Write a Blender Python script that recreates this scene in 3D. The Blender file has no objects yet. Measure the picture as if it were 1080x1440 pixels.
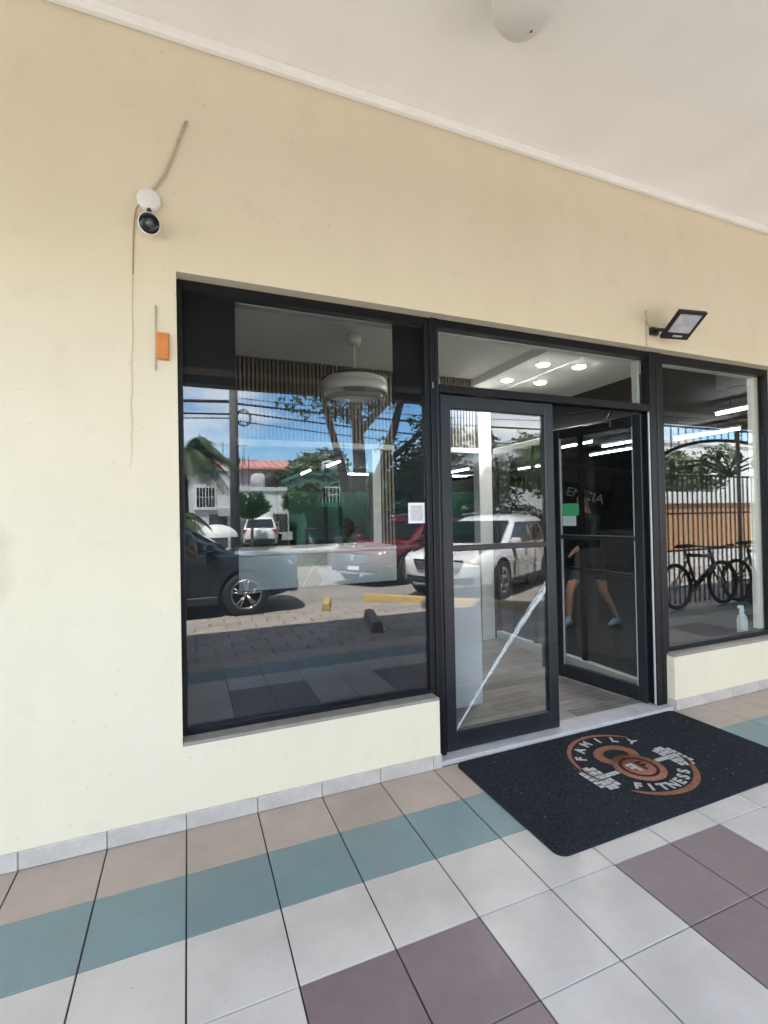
import bpy, bmesh, math, random
from mathutils import Vector, Matrix, Euler
R = math.radians
PI = math.pi
rnd = random.Random(7)
sc = bpy.context.scene
col = sc.collection

# ------------------------------------------------------------------ camera
cam = bpy.data.cameras.new('camera')
cam.sensor_fit = 'HORIZONTAL'; cam.sensor_width = 36.0; cam.lens = 678.1 / 1080 * 36
cam.clip_start = 0.02; cam.clip_end = 600
cam_o = bpy.data.objects.new('camera', cam); col.objects.link(cam_o)
YAW, PITCH, ROLL = R(22.15), R(0.64), R(-1.11)
fw = Vector((math.sin(YAW) * math.cos(PITCH), math.cos(YAW) * math.cos(PITCH), math.sin(PITCH)))
rt = Vector((math.cos(YAW), -math.sin(YAW), 0)); up = rt.cross(fw)
r2 = rt * math.cos(ROLL) + up * math.sin(ROLL); u2 = -rt * math.sin(ROLL) + up * math.cos(ROLL)
mw = Matrix((r2, u2, -fw)).transposed().to_4x4(); mw.translation = (0.025, -2.507, 1.464)
cam_o.matrix_world = mw
sc.camera = cam_o

# ------------------------------------------------------------------ sky, sun, exposure
SUN_EL, SUN_AZ = R(66), R(325)          # azimuth clockwise from +y
world = bpy.data.worlds.new('World'); sc.world = world; world.use_nodes = True
wn, wl = world.node_tree.nodes, world.node_tree.links
wn.clear()
wout = wn.new('ShaderNodeOutputWorld'); bg = wn.new('ShaderNodeBackground'); bg.inputs['Strength'].default_value = 0.12
sky = wn.new('ShaderNodeTexSky'); sky.sky_type = 'NISHITA'; sky.sun_disc = False
sky.sun_elevation = SUN_EL; sky.sun_rotation = SUN_AZ
sky.air_density = 1.0; sky.dust_density = 0.0; sky.ozone_density = 4.0
tc = wn.new('ShaderNodeTexCoord'); mp = wn.new('ShaderNodeMapping'); mp.inputs['Scale'].default_value = (1.0, 1.0, 2.6); mp.inputs['Location'].default_value = (3.1, 1.7, .4)
cn = wn.new('ShaderNodeTexNoise'); cn.inputs['Scale'].default_value = 2.3; cn.inputs['Detail'].default_value = 8; cn.inputs['Roughness'].default_value = 0.58
cr = wn.new('ShaderNodeValToRGB'); cr.color_ramp.elements[0].position = 0.45; cr.color_ramp.elements[1].position = 0.64
cr.color_ramp.elements[1].color = (0.8, 0.8, 0.8, 1)
mx = wn.new('ShaderNodeMix'); mx.data_type = 'RGBA'; mx.inputs[7].default_value = (10.4, 9.9, 9.0, 1)
wl.new(tc.outputs['Generated'], mp.inputs['Vector']); wl.new(mp.outputs[0], cn.inputs['Vector'])
wl.new(cn.outputs[0], cr.inputs[0]); wl.new(cr.outputs[0], mx.inputs[0]); hsv = wn.new('ShaderNodeHueSaturation'); hsv.inputs['Saturation'].default_value = 1.22; hsv.inputs['Value'].default_value = 1.1; wl.new(sky.outputs[0], hsv.inputs['Color']); wl.new(hsv.outputs[0], mx.inputs[6])
wl.new(mx.outputs[2], bg.inputs['Color']); wl.new(bg.outputs[0], wout.inputs['Surface'])
sl = bpy.data.lights.new('sun', 'SUN'); sl.energy = 4.6; sl.angle = R(0.5); sl.color = (1, 0.95, 0.87)
sun = bpy.data.objects.new('sun', sl); col.objects.link(sun)
sd = Vector((math.sin(SUN_AZ) * math.cos(SUN_EL), math.cos(SUN_AZ) * math.cos(SUN_EL), math.sin(SUN_EL)))
sun.rotation_euler = sd.to_track_quat('Z', 'Y').to_euler(); sun.location = (0, -8, 30)
vs = sc.view_settings; vs.view_transform = 'Standard'; vs.look = 'None'; vs.gamma = 1.0; vs.exposure = 2.92
try: vs.use_curve_mapping = False
except Exception: pass
cy = sc.cycles
cy.max_bounces = 10; cy.diffuse_bounces = 6; cy.glossy_bounces = 6; cy.transmission_bounces = 6; cy.transparent_max_bounces = 24
cy.caustics_reflective = False; cy.caustics_refractive = False; cy.sample_clamp_indirect = 12; cy.use_denoising = True

# ------------------------------------------------------------------ materials
MATS = {}
def mat(name, c, rough=0.6, metal=0.0, var=0.0, vscale=6.0, bump=0.0, bscale=40.0, spec=0.5, c2=None, objvar=0.0, emit=None, es=0.0, detail=4.0, stretch=None, trans=0.0, alpha=1.0, coat=0.0):
    if name in MATS: return MATS[name]
    m = bpy.data.materials.new(name); m.use_nodes = True
    nt = m.node_tree; N, L = nt.nodes, nt.links
    b = N['Principled BSDF']
    b.inputs['Roughness'].default_value = rough; b.inputs['Metallic'].default_value = metal
    b.inputs['Specular IOR Level'].default_value = spec
    b.inputs['Base Color'].default_value = (*c, 1)
    b.inputs['Coat Weight'].default_value = coat
    b.inputs['Transmission Weight'].default_value = trans; b.inputs['Alpha'].default_value = alpha
    if emit: b.inputs['Emission Color'].default_value = (*emit, 1); b.inputs['Emission Strength'].default_value = es
    out = None
    if var or c2 or bump:
        t = N.new('ShaderNodeTexCoord'); mpn = N.new('ShaderNodeMapping')
        if stretch: mpn.inputs['Scale'].default_value = stretch
        L.new(t.outputs['Object'], mpn.inputs['Vector'])
    if var or c2:
        n = N.new('ShaderNodeTexNoise'); n.inputs['Scale'].default_value = vscale; n.inputs['Detail'].default_value = detail; n.inputs['Roughness'].default_value = 0.6
        L.new(mpn.outputs[0], n.inputs['Vector'])
        rp = N.new('ShaderNodeValToRGB'); rp.color_ramp.elements[0].position = 0.3; rp.color_ramp.elements[1].position = 0.7
        lo = c2 if c2 else tuple(x * (1 - var) for x in c)
        hi = c if c2 else tuple(min(1, x * (1 + var)) for x in c)
        rp.color_ramp.elements[0].color = (*lo, 1); rp.color_ramp.elements[1].color = (*hi, 1)
        L.new(n.outputs[0], rp.inputs[0]); out = rp.outputs[0]
        L.new(out, b.inputs['Base Color'])
    if objvar:
        oi = N.new('ShaderNodeObjectInfo'); mr = N.new('ShaderNodeMapRange'); mr.inputs[3].default_value = 1 - objvar; mr.inputs[4].default_value = 1 + objvar
        L.new(oi.outputs['Random'], mr.inputs[0]); hs = N.new('ShaderNodeHueSaturation'); hs.inputs['Color'].default_value = (*c, 1)
        L.new(mr.outputs[0], hs.inputs['Value'])
        if out: L.new(out, hs.inputs['Color'])
        L.new(hs.outputs[0], b.inputs['Base Color'])
    if bump:
        n2 = N.new('ShaderNodeTexNoise'); n2.inputs['Scale'].default_value = bscale; n2.inputs['Detail'].default_value = 5
        L.new(mpn.outputs[0], n2.inputs['Vector'])
        bp = N.new('ShaderNodeBump'); bp.inputs['Strength'].default_value = bump; bp.inputs['Distance'].default_value = 0.01
        L.new(n2.outputs[0], bp.inputs['Height']); L.new(bp.outputs[0], b.inputs['Normal'])
    MATS[name] = m
    return m
def glass_mat(name, tint, ior=1.5, dirt=0.0, rough=0.0):
    m = bpy.data.materials.new(name); m.use_nodes = True
    N, L = m.node_tree.nodes, m.node_tree.links; N.clear()
    o = N.new('ShaderNodeOutputMaterial'); mixn = N.new('ShaderNodeMixShader')
    tr = N.new('ShaderNodeBsdfTransparent'); tr.inputs[0].default_value = (*tint, 1)
    gl = N.new('ShaderNodeBsdfGlossy'); gl.inputs['Roughness'].default_value = rough
    fr = N.new('ShaderNodeFresnel'); ge = N.new('ShaderNodeNewGeometry')
    mt = N.new('ShaderNodeMath'); mt.operation = 'MULTIPLY_ADD'; mt.inputs[1].default_value = -(ior - 1 / ior); mt.inputs[2].default_value = ior
    L.new(ge.outputs['Backfacing'], mt.inputs[0]); L.new(mt.outputs[0], fr.inputs['IOR'])
    L.new(fr.outputs[0], mixn.inputs[0]); L.new(tr.outputs[0], mixn.inputs[1]); L.new(gl.outputs[0], mixn.inputs[2])
    res = mixn
    if dirt:
        t = N.new('ShaderNodeTexCoord'); n = N.new('ShaderNodeTexNoise'); n.inputs['Scale'].default_value = 3.0; n.inputs['Detail'].default_value = 6
        L.new(t.outputs['Object'], n.inputs['Vector'])
        r = N.new('ShaderNodeMapRange'); r.inputs[1].default_value = 0.45; r.inputs[2].default_value = 0.8; r.inputs[3].default_value = 0; r.inputs[4].default_value = dirt
        L.new(n.outputs[0], r.inputs[0]); df = N.new('ShaderNodeBsdfDiffuse'); df.inputs[0].default_value = (.6, .6, .58, 1)
        m2 = N.new('ShaderNodeMixShader'); L.new(r.outputs[0], m2.inputs[0]); L.new(mixn.outputs[0], m2.inputs[1]); L.new(df.outputs[0], m2.inputs[2]); res = m2
    L.new(res.outputs[0], o.inputs['Surface']); MATS[name] = m
    return m

def wall_mat():
    m = mat('wall_paint', (.80, .68, .44), 0.85, bump=0.10, bscale=60, spec=0.25)
    N, L = m.node_tree.nodes, m.node_tree.links; b = N['Principled BSDF']
    t = N.new('ShaderNodeTexCoord')
    big = N.new('ShaderNodeTexNoise'); big.inputs['Scale'].default_value = 0.9; big.inputs['Detail'].default_value = 5; L.new(t.outputs['Object'], big.inputs['Vector'])
    fine = N.new('ShaderNodeTexNoise'); fine.inputs['Scale'].default_value = 7; fine.inputs['Detail'].default_value = 6; L.new(t.outputs['Object'], fine.inputs['Vector'])
    r1 = N.new('ShaderNodeValToRGB'); r1.color_ramp.elements[0].position = .3; r1.color_ramp.elements[1].position = .75
    r1.color_ramp.elements[0].color = (.735, .652, .480, 1); r1.color_ramp.elements[1].color = (.77, .695, .53, 1)
    L.new(big.outputs[0], r1.inputs[0])
    r2_ = N.new('ShaderNodeValToRGB'); r2_.color_ramp.elements[0].position = .56; r2_.color_ramp.elements[1].position = .78
    r2_.color_ramp.elements[0].color = (0, 0, 0, 1); r2_.color_ramp.elements[1].color = (.30, .30, .30, 1)
    L.new(fine.outputs[0], r2_.inputs[0])
    mxx = N.new('ShaderNodeMix'); mxx.data_type = 'RGBA'; mxx.inputs[7].default_value = (.62, .55, .42, 1)
    L.new(r2_.outputs[0], mxx.inputs[0]); L.new(r1.outputs[0], mxx.inputs[6])
    # brown damp stain at the left end of the wall
    sep = N.new('ShaderNodeVectorMath'); sep.operation = 'DISTANCE'; sep.inputs[1].default_value = (-0.80, 0, 1.30)
    scl = N.new('ShaderNodeMapping'); scl.inputs['Scale'].default_value = (1.6, 1, 0.8); L.new(t.outputs['Object'], scl.inputs['Vector'])
    sep.inputs[1].default_value = (-0.80 * 1.6, 0, 1.30 * .8); L.new(scl.outputs[0], sep.inputs[0])
    ad = N.new('ShaderNodeMath'); ad.operation = 'MULTIPLY_ADD'; ad.inputs[1].default_value = 0.25; L.new(fine.outputs[0], ad.inputs[0]); L.new(sep.outputs['Value'], ad.inputs[2])
    mr = N.new('ShaderNodeMapRange'); mr.inputs[1].default_value = .36; mr.inputs[2].default_value = .20; mr.inputs[3].default_value = 0; mr.inputs[4].default_value = .55
    L.new(ad.outputs[0], mr.inputs[0])
    m3 = N.new('ShaderNodeMix'); m3.data_type = 'RGBA'; m3.inputs[7].default_value = (.50, .40, .27, 1)
    L.new(mr.outputs[0], m3.inputs[0]); L.new(mxx.outputs[2], m3.inputs[6])
    sn = N.new('ShaderNodeTexNoise'); sn.inputs['Scale'].default_value = 26; sn.inputs['Detail'].default_value = 3; L.new(t.outputs['Object'], sn.inputs['Vector'])
    sm_ = N.new('ShaderNodeMapRange'); sm_.inputs[1].default_value = .68; sm_.inputs[2].default_value = .74; sm_.inputs[3].default_value = 0; sm_.inputs[4].default_value = .35
    L.new(sn.outputs[0], sm_.inputs[0])
    st2 = N.new('ShaderNodeMapping'); st2.inputs['Scale'].default_value = (2.2, 2.2, .9); L.new(t.outputs['Object'], st2.inputs['Vector'])
    rn = N.new('ShaderNodeTexNoise'); rn.inputs['Scale'].default_value = 2.2; rn.inputs['Detail'].default_value = 6; L.new(st2.outputs[0], rn.inputs['Vector'])
    rm = N.new('ShaderNodeMapRange'); rm.inputs[1].default_value = .35; rm.inputs[2].default_value = .7; rm.inputs[3].default_value = .985; rm.inputs[4].default_value = 1.015; L.new(rn.outputs[0], rm.inputs[0])
    m4 = N.new('ShaderNodeMix'); m4.data_type = 'RGBA'; m4.inputs[7].default_value = (.45, .38, .27, 1); L.new(sm_.outputs[0], m4.inputs[0]); L.new(m3.outputs[2], m4.inputs[6])
    hs_ = N.new('ShaderNodeHueSaturation'); L.new(m4.outputs[2], hs_.inputs['Color']); L.new(rm.outputs[0], hs_.inputs['Value']); L.new(hs_.outputs[0], b.inputs['Base Color'])
    return m
M_WALL = wall_mat()
M_CEIL = mat('ceiling_paint', (.94, .928, .885), .9, var=.035, vscale=1.6, bump=.05, bscale=30, spec=.2)
M_TRIM = mat('cornice_paint', (.92, .91, .87), .7, var=.03, vscale=8)
M_SILL = mat('sill_cement', (.29, .26, .225), .8, var=.15, vscale=12, bump=.15)
M_SKIRT = mat('skirting_tile', (.60, .55, .49), .4, c2=(.42, .385, .345), vscale=9, objvar=.04)
M_GROUT = mat('grout', (.05, .047, .045), .9, var=.3, vscale=30)
T_COL = {
    'tan': mat('tile_tan', (.42, .34, .275), .28, var=.05, vscale=5, objvar=.05, bump=.02, bscale=8),
    'teal': mat('tile_teal', (.165, .25, .25), .25, var=.06, vscale=5, objvar=.06, bump=.02, bscale=8),
    'white': mat('tile_white', (.555, .51, .452), .25, var=.035, vscale=4, objvar=.035, bump=.02, bscale=8),
    'purple': mat('tile_purple', (.19, .138, .14), .32, var=.08, vscale=14, objvar=.05, bump=.03, bscale=20)}
for m_ in T_COL.values():
    N, L = m_.node_tree.nodes, m_.node_tree.links; b = N['Principled BSDF']; src = b.inputs['Base Color'].links[0].from_socket
    ge = N.new('ShaderNodeNewGeometry'); n1 = N.new('ShaderNodeTexNoise'); n1.inputs['Scale'].default_value = 1.7; n1.inputs['Detail'].default_value = 9; n1.inputs['Roughness'].default_value = .65; L.new(ge.outputs['Position'], n1.inputs['Vector'])
    a1 = N.new('ShaderNodeMapRange'); a1.inputs[1].default_value = .42; a1.inputs[2].default_value = .75; a1.inputs[3].default_value = 0; a1.inputs[4].default_value = .42; L.new(n1.outputs[0], a1.inputs[0])
    n2 = N.new('ShaderNodeTexNoise'); n2.inputs['Scale'].default_value = 42; n2.inputs['Detail'].default_value = 3; L.new(ge.outputs['Position'], n2.inputs['Vector'])
    a2 = N.new('ShaderNodeMapRange'); a2.inputs[1].default_value = .69; a2.inputs[2].default_value = .74; a2.inputs[3].default_value = 0; a2.inputs[4].default_value = .5; L.new(n2.outputs[0], a2.inputs[0])
    mm = N.new('ShaderNodeMath'); mm.operation = 'MAXIMUM'; L.new(a1.outputs[0], mm.inputs[0]); L.new(a2.outputs[0], mm.inputs[1])
    mxd = N.new('ShaderNodeMix'); mxd.data_type = 'RGBA'; mxd.inputs[7].default_value = (.23, .20, .17, 1); L.new(mm.outputs[0], mxd.inputs[0]); L.new(src, mxd.inputs[6]); L.new(mxd.outputs[2], b.inputs['Base Color'])
    rg = N.new('ShaderNodeMapRange'); rg.inputs[1].default_value = .3; rg.inputs[2].default_value = .7; rg.inputs[3].default_value = .30; rg.inputs[4].default_value = .52; L.new(n1.outputs[0], rg.inputs[0]); L.new(rg.outputs[0], b.inputs['Roughness'])
M_FRAME = mat('dark_frame_metal', (.0075, .008, .0095), .42, metal=.0, var=.35, vscale=5, bump=.04, bscale=25, spec=.28)
M_LEAF = mat('door_metal', (.018, .022, .027), .38, metal=.2, c2=(.009, .011, .014), vscale=4, bump=.05, bscale=30, spec=.6)
M_ALU = mat('grey_strip', (.45, .45, .45), .45, metal=.3, var=.1)
M_GLASS = glass_mat('clear_glass', (.93, .955, .94), 1.75, dirt=.012)
M_DGLASS = glass_mat('door_glass', (.95, .965, .955), 1.65, dirt=.03)
M_OGLASS = glass_mat('open_door_glass', (.88, .90, .90), 1.38, dirt=.004)
M_FILM = mat('black_film', (.006, .007, .010), .45, spec=.15)
M_WHITE = mat('white_plastic', (.78, .78, .76), .35, var=.03)
M_BLACK = mat('black_plastic', (.012, .012, .013), .35)
M_RUBBER = mat('rubber', (.014, .014, .014), .75, var=.2, vscale=30)
M_CHROME = mat('chrome', (.7, .7, .7), .15, metal=1.0)
M_IRON = mat('black_iron', (.012, .012, .012), .5, var=.3, vscale=20)

# ------------------------------------------------------------------ mesh helper
class MB:
    def __init__(s): s.v = []; s.f = []; s.m = []; s.sm = []
    def add(s, vs_, fs_, mi=0, smooth=False):
        o = len(s.v); s.v += [tuple(p) for p in vs_]
        for f in fs_: s.f.append([i + o for i in f]); s.m.append(mi); s.sm.append(smooth)
        return s
    def box(s, x0, x1, y0, y1, z0, z1, mi=0, b=0.0):
        if b:
            b = min(b, (x1 - x0) * .45, (y1 - y0) * .45, (z1 - z0) * .45)
            bm = bmesh.new(); bmesh.ops.create_cube(bm, size=1)
            for v in bm.verts: v.co = Vector(((x0 + x1) / 2 + v.co.x * (x1 - x0), (y0 + y1) / 2 + v.co.y * (y1 - y0), (z0 + z1) / 2 + v.co.z * (z1 - z0)))
            bmesh.ops.bevel(bm, geom=bm.edges[:], offset=b, segments=1, affect='EDGES')
            bm.verts.index_update(); s.add([v.co[:] for v in bm.verts], [[v.index for v in f.verts] for f in bm.faces], mi); bm.free(); return s
        v = [(x, y, z) for z in (z0, z1) for y in (y0, y1) for x in (x0, x1)]
        return s.add(v, [(0, 2, 3, 1), (4, 5, 7, 6), (0, 1, 5, 4), (2, 6, 7, 3), (0, 4, 6, 2), (1, 3, 7, 5)], mi)
    def tube(s, pts, r, n=8, mi=0, cap=True, smooth=True):
        pts = [Vector(p) for p in pts]; k = len(pts)
        rr = r if isinstance(r, (list, tuple)) else [r] * k
        rings = []; prev = None
        for i, p in enumerate(pts):
            t = (pts[min(i + 1, k - 1)] - pts[max(i - 1, 0)])
            t = t.normalized() if t.length > 1e-9 else Vector((0, 0, 1))
            if prev is None:
                a = Vector((0, 0, 1)) if abs(t.z) < .9 else Vector((1, 0, 0)); u = t.cross(a).normalized()
            else:
                u = prev - t * prev.dot(t); u = u.normalized() if u.length > 1e-6 else t.orthogonal().normalized()
            prev = u; w = t.cross(u)
            rings.append([p + (u * math.cos(2 * PI * j / n) + w * math.sin(2 * PI * j / n)) * rr[i] for j in range(n)])
        v = [q for ring in rings for q in ring]; f = []
        for i in range(k - 1):
            for j in range(n): f.append((i * n + j, i * n + (j + 1) % n, (i + 1) * n + (j + 1) % n, (i + 1) * n + j))
        if cap: f.append(tuple(reversed(range(n)))); f.append(tuple((k - 1) * n + j for j in range(n)))
        return s.add(v, f, mi, smooth)
    def lathe(s, prof, c=(0, 0, 0), n=24, axis='Z', mi=0, smooth=True, cap=True):
        v = []; f = []; k = len(prof); c = Vector(c)
        for (r, h) in prof:
            for j in range(n):
                a = 2 * PI * j / n; x, y = r * math.cos(a), r * math.sin(a)
                q = {'Z': (x, y, h), 'Y': (x, h, y), 'X': (h, x, y)}[axis]
                v.append(c + Vector(q))
        for i in range(k - 1):
            for j in range(n): f.append((i * n + j, i * n + (j + 1) % n, (i + 1) * n + (j + 1) % n, (i + 1) * n + j))
        if cap: f.append(tuple(range(n))); f.append(tuple((k - 1) * n + j for j in range(n)))
        return s.add(v, f, mi, smooth)
    def prism(s, poly, y0, y1, plane='XZ', mi=0):
        n = len(poly)
        if plane == 'XZ': v = [(a, y0, b) for a, b in poly] + [(a, y1, b) for a, b in poly]
        elif plane == 'XY': v = [(a, b, y0) for a, b in poly] + [(a, b, y1) for a, b in poly]
        else: v = [(y0, a, b) for a, b in poly] + [(y1, a, b) for a, b in poly]
        f = [tuple(range(n)), tuple(reversed(range(n, 2 * n)))] + [(i, (i + 1) % n, n + (i + 1) % n, n + i) for i in range(n)]
        return s.add(v, f, mi)
    def loft(s, rings, mi=0, cap=True, smooth=True):
        n = len(rings[0]); v = [p for r_ in rings for p in r_]; f = []
        for i in range(len(rings) - 1):
            for j in range(n): f.append((i * n + j, i * n + (j + 1) % n, (i + 1) * n + (j + 1) % n, (i + 1) * n + j))
        if cap: f.append(tuple(reversed(range(n)))); f.append(tuple((len(rings) - 1) * n + j for j in range(n)))
        return s.add(v, f, mi, smooth)
    def mesh(s, name, mats, fix=True):
        me = bpy.data.meshes.new(name); me.from_pydata(s.v, [], s.f)
        for m_ in (mats if isinstance(mats, (list, tuple)) else [mats]): me.materials.append(m_)
        me.polygons.foreach_set('material_index', s.m); me.polygons.foreach_set('use_smooth', s.sm)
        if fix and len(s.f) < 60000:
            bm = bmesh.new(); bm.from_mesh(me); bmesh.ops.recalc_face_normals(bm, faces=bm.faces[:]); bm.to_mesh(me); bm.free()
        me.update(); return me
    def build(s, name, mats, parent=None, loc=None, rot=None, fix=True):
        return place(name, s.mesh(name, mats, fix), parent, loc, rot)
def place(name, me, parent=None, loc=None, rot=None):
    o = bpy.data.objects.new(name, me); col.objects.link(o)
    if parent: o.parent = parent
    if loc: o.location = loc
    if rot: o.rotation_euler = rot
    return o
def tag(o, label=None, cat=None, group=None, kind=None):
    if label: o['label'] = label
    if cat: o['category'] = cat
    if group: o['group'] = group
    if kind: o['kind'] = kind
    return o
def thing(name, label, cat, loc=(0, 0, 0), rz=0.0, group=None):
    o = bpy.data.objects.new(name, None); o.empty_display_size = .1; col.objects.link(o)
    o.location = loc; o.rotation_euler = (0, 0, rz); return tag(o, label, cat, group)
def kids(o): return [c for c in bpy.data.objects if c.parent == o]
def copy_tree(o, parent=None):
    c = o.copy(); col.objects.link(c); c.parent = parent
    for ch in kids(o): copy_tree(ch, c)
    return c
def struct(o): o['kind'] = 'structure'; return o
def text_mesh(name, s_, size, ext, m, align='CENTER', bold=0.0):
    cu = bpy.data.curves.new('t', 'FONT'); cu.body = s_; cu.size = size; cu.extrude = ext; cu.offset = bold
    cu.align_x = align; cu.align_y = 'CENTER'; cu.resolution_u = 3
    o = bpy.data.objects.new('t', cu); col.objects.link(o)
    dg = bpy.context.evaluated_depsgraph_get(); me = bpy.data.meshes.new_from_object(o.evaluated_get(dg)); me.name = name
    bpy.data.objects.remove(o); bpy.data.curves.remove(cu)
    me.materials.clear(); me.materials.append(m); return me

def rrect(hx, hy, r, n=6):
    out = []
    for (cx, cy_, a0) in ((hx - r, hy - r, 0), (-hx + r, hy - r, 90), (-hx + r, -hy + r, 180), (hx - r, -hy + r, 270)):
        for i in range(n + 1): a = R(a0 + 90 * i / n); out.append((cx + r * math.cos(a), cy_ + r * math.sin(a)))
    return out

# ================================================================== SETTING
# ---- street ground
m = mat('street_paving', (.30, .275, .25), .85, c2=(.20, .185, .17), vscale=1.5, bump=.2, bscale=9)
g = MB(); g.add([(-150, -220, -.12), (150, -220, -.12), (150, 60, -.12), (-150, 60, -.12)], [(0, 1, 2, 3)])
ground = struct(g.build('ground', m))
M_PAVER = mat('paver_concrete', (.33, .29, .26), .85, c2=(.235, .205, .185), vscale=7, bump=.25, bscale=30, objvar=.14)
pvm = [MB().box(-.205 + d, .205 - d, -.126, .126, 0, .03, b=.008).mesh('paver', M_PAVER) for d in (0, .004)]
k = 0
for j in range(11):
    for i in range(-1, 11):
        x = i * .42 + (.21 if j % 2 else 0) + .1; y = -2.82 - j * .262
        if k < 290:
            o = place('paver', pvm[k % 2], ground, (x, y, -.122 + rnd.uniform(-.003, .004)), (rnd.uniform(-.006, .006), rnd.uniform(-.006, .006), rnd.uniform(-.012, .012)))
        k += 1
# lane of asphalt across the street
rd = MB().box(-120, 120, -20, -13.2, -.118, -.114); struct(rd.build('road', mat('asphalt', (.06, .06, .06), .9, var=.25, vscale=3, bump=.2)))
sw = MB().box(-120, 120, -23.4, -20, -.115, .0, b=.02); struct(sw.build('pavement', mat('pavement_concrete', (.36, .34, .31), .85, var=.12, vscale=2)))

# ---- arcade floor: slab + tiles
fl = struct(MB().box(-9, 16, -2.585, .16, -.2, -.006).build('arcade_floor', M_GROUT))
TS = .33
tm = {k_: MB().box(-.1620, .1620, -.1630, .1630, -.008, 0, b=.0016).mesh('tile', mm) for k_, mm in T_COL.items()}
def tile_col(c, r):
    if r == 0 or r == 7: return 'tan'
    if r == 1 or r == 6: return 'teal'
    if r in (3, 4): return 'purple' if (c % 4) in (1, 2) else 'white'
    return 'white'
far = {k_: MB() for k_ in T_COL}
for c in range(-24, 46):
    for r in range(8):
        x = (c + .5) * TS; y = -.0085 - (.1638 + .0 if r == 0 else 0) if r == 0 else -.3217 - (r - .5) * TS
        cc = tile_col(c, r)
        if r == 0: y = -.3217 / 2
        if -5 <= c <= 20:
            o = place('tile', tm[cc], fl, (x, y, rnd.uniform(-.0006, .0006)), (rnd.uniform(-.0012, .0012), rnd.uniform(-.0012, .0012), 0))
            if r == 0: o.scale = (1, (.3217 - .003) / .3276, 1)
            if r == 7: o.location.y = -2.302 - .142; o.scale = (1, .27 / .3276, 1)
        else:
            h = .159 if r == 0 else .1638
            if r == 7: y = -2.444; h = .135
            far[cc].box(x - .1622, x + .1622, y - h, y + h, -.008, 0)
for k_, b_ in far.items():
    if b_.f: o = b_.build('tile_field', T_COL[k_], fl); o['kind'] = 'stuff'
for x0 in range(-6, 12): MB().box(x0 + .004, x0 + .996, -2.64, -2.588, -.15, .003, b=.01).build('kerb_stone', mat('kerb', (.42, .40, .38), .8, var=.1, vscale=6), fl)

# ---- arcade ceiling with fascia
ce = struct(MB().box(-9, 16, -2.66, .4, 3.83, 4.15).build('ceiling', M_CEIL))
MB().box(-9, 16, -2.82, -2.66, 2.90, 4.28).build('fascia', mat('fascia_paint', (.07, .055, .045), .8, var=.1, vscale=2), ce)
MB().box(-9, 16, -2.659, -2.63, 2.99, 3.06, b=.004).build('fascia_moulding', mat('moulding_paint', (.38, .30, .25), .8), ce)
MB().box(-9, 16, -.045, .0, 3.777, 3.8295, b=.010).build('cornice', M_TRIM, ce)
MB().box(8.28, 8.56, -2.655, -.12, 3.5, 3.8295, b=.006).build('beam', M_CEIL, ce)
# roof above the shop
struct(MB().box(-9, 16, .41, 14.6, 3.5, 4.2).build('roof', mat('roof_slab', (.4, .4, .4), .9)))

# ================================================================== STOREFRONT WALL
sw_ = thing('storefront_wall', 'cream painted plaster shop wall with window and door openings', 'wall')
XL, XR, DL, DR, ZS, ZT = -.012, 4.665, 1.372, 3.335, .408, 2.668
w = MB()
def rect(x0, x1, z0, z1): w.box(x0, x1, 0, .2, z0, z1)
# one joined wall body: U-shaped sections that butt end to end
rect(-9, XL, -.15, 3.83); rect(XL, DL, -.15, ZS - .018); rect(DR, XR, -.15, ZS - .018); rect(XR, 16, -.15, 3.83); rect(XL, XR, ZT, 3.83)
w.build('wall', M_WALL, sw_)
MB().box(XL + .001, DL - .001, -.006, .2, ZS - .018, ZS - .001, b=.005).build('window_sill', M_SILL, sw_)
MB().box(DR + .001, XR - .001, -.006, .2, ZS - .018, ZS - .001, b=.005).build('window_sill', M_SILL, sw_)
sk = MB().box(-.1632, .1632, -.012, -.0005, .001, .078, b=.003).mesh('skirting_tile', M_SKIRT)
for c in range(-8, 30):
    x0, x1 = c * TS, (c + 1) * TS
    a, b_ = x0, x1
    if x0 < DL < x1: b_ = DL
    elif x0 < DR < x1: a = DR
    elif x0 >= DL and x1 <= DR: continue
    o = place('skirting_tile', sk, sw_, ((a + b_) / 2, 0, 0)); o.scale = ((b_ - a) / TS, 1, 1)
MB().box(DL - .003, DL + .004, -.012, .07, .001, .078).build('skirting_tile', M_SKIRT, sw_)
MB().box(DR - .004, DR + .003, -.012, .07, .001, .078).build('skirting_tile', M_SKIRT, sw_)
# threshold
MB().box(DL + .005, DR - .005, .004, .17, -.004, .026, b=.005).build('threshold', mat('threshold_stone', (.47, .46, .45), .6, var=.12, vscale=10), sw_)
# hairline crack in the plaster left of the window
pts = [(-.1975, 2.63), (-.199, 2.58), (-.203, 2.45), (-.2, 2.33), (-.209, 2.2), (-.205, 2.1), (-.214, 2.0), (-.208, 1.93), (-.213, 1.86), (-.21, 1.8), (-.219, 1.72)]
MB().tube([(x, -.0005, z) for x, z in pts], [.003, .003, .003, .003, .003, .003, .003, .003, .0026, .002, .001], 5).build('plaster_ridge', mat('ridge_paint', (.66, .56, .38), .9), sw_)
pts = [(x, -.0006, 2.66 + rnd.uniform(-.0, .003)) for x in (3.20, 3.22, 3.26)]

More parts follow.
